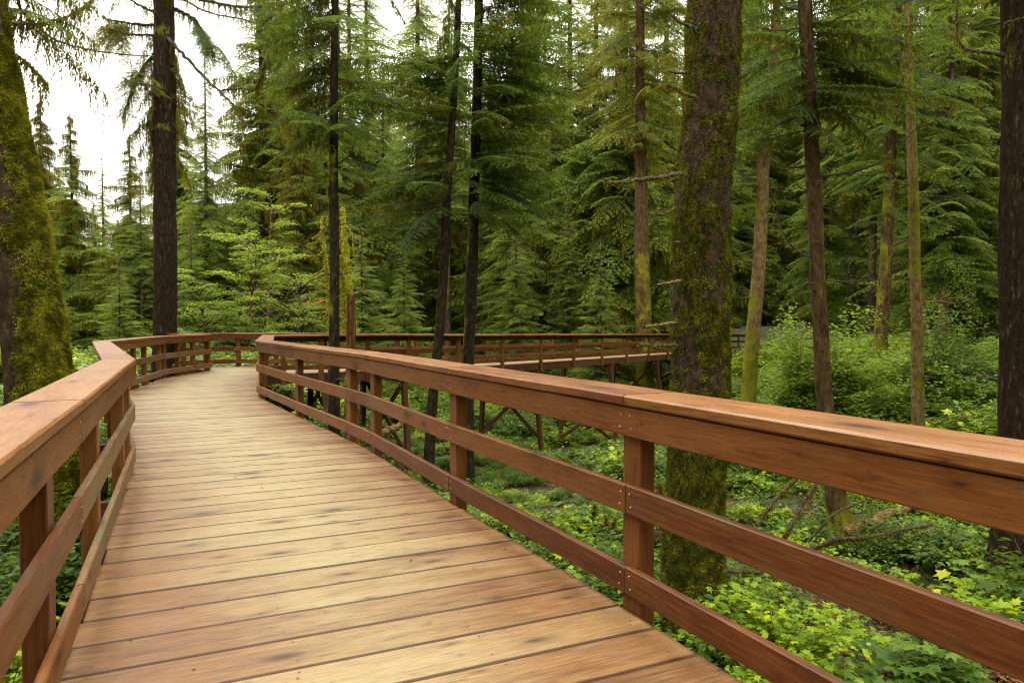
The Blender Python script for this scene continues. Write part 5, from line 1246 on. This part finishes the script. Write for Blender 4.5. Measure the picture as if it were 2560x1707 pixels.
# broad-leaved skunk cabbage
def big_leaves(px, py, depth, label, n=5, L=0.5):
    p = P(px, py, depth); g = float(ground_z(p[0], p[1])); r = empty('skunk_cabbage', (float(p[0]), float(p[1]), g), label, 'plant')
    for k in range(n):
        a = k * 2 * pi / n + 0.4; t = np.linspace(0, 1, 12); w = 0.17 * np.sin(pi * t ** 0.8) ** 0.8 * L / 0.5 + 0.01
        cx = L * t * 0.55 * cos(a); cyy = L * t * 0.55 * sin(a); cz = L * (1.3 * t - 0.45 * t ** 2); side = np.array([-sin(a), cos(a), 0])
        V = []
        for s in (-1, -0.5, 0, 0.5, 1):
            V.append(np.stack([cx, cyy, cz + abs(s) * w * 0.35], -1) + side * (s * w)[:, None] + np.array([0, 0, 0.012]) * np.sin(t * 18 + s * 3)[:, None])
        V = np.array(V).reshape(-1, 3); Q = [(i * 12 + j, i * 12 + j + 1, (i + 1) * 12 + j + 1, (i + 1) * 12 + j) for i in range(4) for j in range(11)]
        o = bpy.data.objects.new('leaf', mk_mesh('leaf', V, np.array(Q), M['leaf_bright'] if k % 2 else M['leaf'], attrs={'tint': np.full(len(V), 0.35)})); COL.objects.link(o); o.parent = r
big_leaves(2095, 1640, 7.3, 'big smooth leaved plant below the bright bush, bottom right', 5, 0.62)
big_leaves(2240, 1720, 6.6, 'broad round leaved plant at the bottom edge far right', 5, 0.5)
shrub('thimbleberry_bush', 'low leafy bush at the bottom left corner below the bottom rail', 110, 1600, 4.6, shrub_geo(rg, 1.6, 0.9, 34, 30, 0.10, 'lobed', 0.75), [M['leaf'], M['twig']])
# vine maples
def maple(label, px, depth, h, L, seed, nbr, lean, leafm='maple', base=None, nl=26, leaf=0.10):
    x = (px - 1280) / FPX * depth; g = float(ground_z(x, depth)); rng = np.random.default_rng(seed)
    pts = [(x, depth, g - 0.2), (x + lean * 0.4, depth - 0.1, g + h * 0.45), (x + lean, depth - 0.2, g + h)]
    r = empty('vine_maple', (x, depth, g), label, 'tree')
    nd = np.array([(p[0], p[1], p[2], rr) for p, rr in zip(pts, (0.085, 0.06, 0.015))])
    V, Q, ms, _ = trunk_geo(nd, seg=12, vstep=0.15, amp=0.1, seed=seed, moss=lambda V, cx, zs: np.clip(fbm(V * 2, seed) - 0.1, 0, 1))
    mk_obj('trunk', mk_mesh('trunk', V, Q, M['bark_pale'], attrs={'moss': ms}), r)
    mk_obj('crown', bough_tree_geo(rng, pts, nbr, L, leaf, nl, r0=0.09).build('crown', [M[leafm], M['twig']]), r)
maple('pale green spreading maple behind the boardwalk corner, with fanned bare branches', 610, 31, 6.2, 3.0, 51, 34, 0.7, nl=34)
maple('slender maple with a yellow green top left of the slim dark trunk', 665, 34, 9.2, 2.4, 52, 26, 0.4, nl=34)
maple('low maple foliage over the far handrail left of the slim dark trunk', 740, 30, 4.6, 2.6, 53, 28, 0.3, nl=34)
maple('small maple between the straight dark trunk and the spreading maple', 520, 30, 4.4, 2.4, 54, 22, -0.3, nl=30)
maple('small light green maple behind the far rail right of the centre trunks', 1330, 44, 4.6, 2.2, 55, 18, 0.3, nl=28)
# small red flags hung by the hut, and the hut
def red_flags():
    for k, (px, py, s, lab) in enumerate(((761, 759, 0.26, 'leftmost small red leaf cluster hanging by the grey roof'), (777, 761, 0.24, 'middle small red leaf cluster hanging by the grey roof'), (800, 757, 0.34, 'rightmost and largest small red leaf cluster hanging by the grey roof'))):
        rng = np.random.default_rng(k + 900); p = P(px, py, 35); n = 26; A = Acc()
        pos = rng.normal(0, s * 0.32, (n, 3)) * np.array([1, 1, 0.6]); az = rng.uniform(0, 6.28, n)
        put_leaves(A, 'ovate', pos, norm(np.stack([np.cos(az), np.sin(az), rng.normal(-0.3, 0.3, n)], -1)), norm(rng.normal(0, 1, (n, 3))), 0.15, rng.random(n))
        o = A.build('red_leaves', [foliage('red_leaves', (0.5, 0.02, 0.015), (0.65, 0.035, 0.03), (0.75, 0.06, 0.04), 0.3)])
        ob = bpy.data.objects.new('red_leaves', o); COL.objects.link(ob); ob.location = p; tag(ob, lab, 'red leaves', 'red leaf clusters')
red_flags()
hx, hy = P(772, 790, 52)[:2]; hz = zpx(800, 52)
hut = empty('hut', (float(hx), float(hy), hz - 2.6), 'small shelter with grey shingle roof glimpsed through maple leaves', 'shelter')
def hbox(name, c, s, mat, rx=0):
    V = np.array([(x, y, z) for x in (-.5, .5) for y in (-.5, .5) for z in (-.5, .5)]) * s; V = V @ rotx(rx).T + c
    Q = np.array([(0, 1, 3, 2), (4, 6, 7, 5), (0, 4, 5, 1), (2, 3, 7, 6), (0, 2, 6, 4), (1, 5, 7, 3)])
    o = bpy.data.objects.new(name, mk_mesh(name, V, Q, mat, smooth=False)); COL.objects.link(o); o.parent = hut
grey = plain('grey_shingles', (0.20, 0.20, 0.22), 0.6, 0, 0.5, 5)
hbox('roof', (0, -0.9, 3.0), (4.2, 2.6, 0.08), grey, 0.6); hbox('roof', (0, 1.15, 3.0), (4.2, 2.6, 0.08), grey, -0.6)
for dx in (-1.8, -0.4, 0.9, 1.9): hbox('post', (dx, -1.6, 1.15), (0.18, 0.18, 2.3), M['under'])
hbox('rail', (0, -1.72, 1.0), (3.9, 0.06, 0.12), M['under']); hbox('wall', (0, 1.5, 1.2), (3.8, 0.1, 2.4), M['under'])

# fallen logs and dead branches on the forest floor
def log(label, pts, r0, r1, mat='bark_spruce', moss=0, fur=0, seed=0, name='fallen_log', stubs=(), cat='log'):
    w = [P(*p) for p in pts]; c = w[0]; root = empty(name, tuple(float(v) for v in c), label, cat)
    limb(root, 'trunk' if cat == 'log' else 'stem', w, r0, r1, M[mat], moss=moss, mossl=(0.04, 0.3), seed=seed, fur=fur, seg=14)
    for k, s in enumerate(stubs): limb(root, 'branch', [P(*q) for q in s], 0.035, 0.012, M['twig'], moss=30, mossl=(0.03, 0.25), seed=seed + k + 1, fur=260)
log('mossy fallen log lying across behind the near post', [(1385, 1325, 14.6), (1470, 1335, 14.0), (1560, 1345, 13.4), (1660, 1350, 12.8)], 0.16, 0.14, fur=2600, seed=301,
    stubs=[[(1472, 1360, 13.6), (1490, 1330, 13.4), (1525, 1318, 13.3)], [(1516, 1330, 13.6), (1515, 1290, 13.5)], [(1528, 1325, 13.5), (1536, 1295, 13.4)], [(1482, 1285, 14.2), (1488, 1262, 14.1)]])
log('long pale fallen trunk with moss, lying right of the branchy dark trunk', [(2120, 1330, 14.0), (2170, 1310, 14.2), (2220, 1285, 14.6), (2290, 1270, 15.2)], 0.14, 0.06, 'bark_pale', fur=600, seed=311, moss=20)
log('long mossy branch lying across the foot of the branchy dark trunk', [(2030, 1372, 12.6), (2090, 1350, 12.4), (2140, 1346, 12.2), (2190, 1338, 12.2), (2330, 1310, 12.4)], 0.045, 0.02, 'twig', moss=40, fur=1100, seed=321, name='fallen_branch', cat='branch')
log('yellow mossy dead branch arching down left of the branchy dark trunk', [(1992, 1195, 12.6), (1955, 1230, 12.3), (1920, 1270, 12.0), (1895, 1312, 11.8)], 0.03, 0.02, 'twig', moss=60, fur=800, seed=331, name='fallen_branch', cat='branch')
log('second mossy dead branch, nearer to the branchy dark trunk', [(2040, 1210, 12.8), (2005, 1260, 12.5), (1975, 1320, 12.1), (1960, 1345, 12.0)], 0.028, 0.015, 'twig', moss=60, fur=700, seed=341, name='fallen_branch', cat='branch')
log('thin bare dead branch slanting up to the right past the branchy dark trunk', [(2020, 1355, 12.0), (2080, 1290, 11.9), (2130, 1262, 11.9), (2180, 1245, 11.9)], 0.02, 0.01, 'twig', moss=3, fur=60, seed=351, name='fallen_branch', cat='branch')
log('yellow mossy twig running right from the great mossy trunk between the rails', [(1812, 1428, 9.0), (1870, 1428, 8.9), (1930, 1440, 8.8), (1950, 1470, 8.7), (1955, 1520, 8.6)], 0.025, 0.014, 'twig', moss=70, fur=600, seed=361, name='fallen_branch', cat='branch')
log('pale mossy fallen log seen between the railing posts left of centre', [(940, 1088, 17.5), (985, 1070, 18.0), (1010, 1050, 18.6)], 0.09, 0.07, 'bark_pale', fur=200, seed=371)
log('bare broken stick pile at the far right under the handrail', [(2270, 1345, 11.6), (2310, 1330, 11.5), (2345, 1326, 11.4)], 0.02, 0.01, 'bark_pale', seed=381, name='fallen_branch', cat='branch')

# needles, twigs and leaf scraps dropped on the deck
rl = np.random.default_rng(888); m = 700
xs_ = rl.uniform(-9, 2.3, m); ys_ = rl.uniform(1.2, 20, m) ; ok = near_walk(xs_, ys_, 0); xs_, ys_ = xs_[ok], ys_[ok]; m = len(xs_)
A = Acc(); az = rl.uniform(0, 6.28, m); put_leaves(A, 'ovate', np.stack([xs_, ys_, np.full(m, 0.006)], -1), np.stack([np.cos(az), np.sin(az), rl.uniform(-0.02, 0.1, m)], -1), norm(np.stack([rl.normal(0, .15, m), rl.normal(0, .15, m), np.ones(m)], -1)), rl.uniform(0.008, 0.03, m), rl.random(m))
mk_obj('fallen_needles', A.build('fallen_needles', [M['litter']]), kind='stuff')
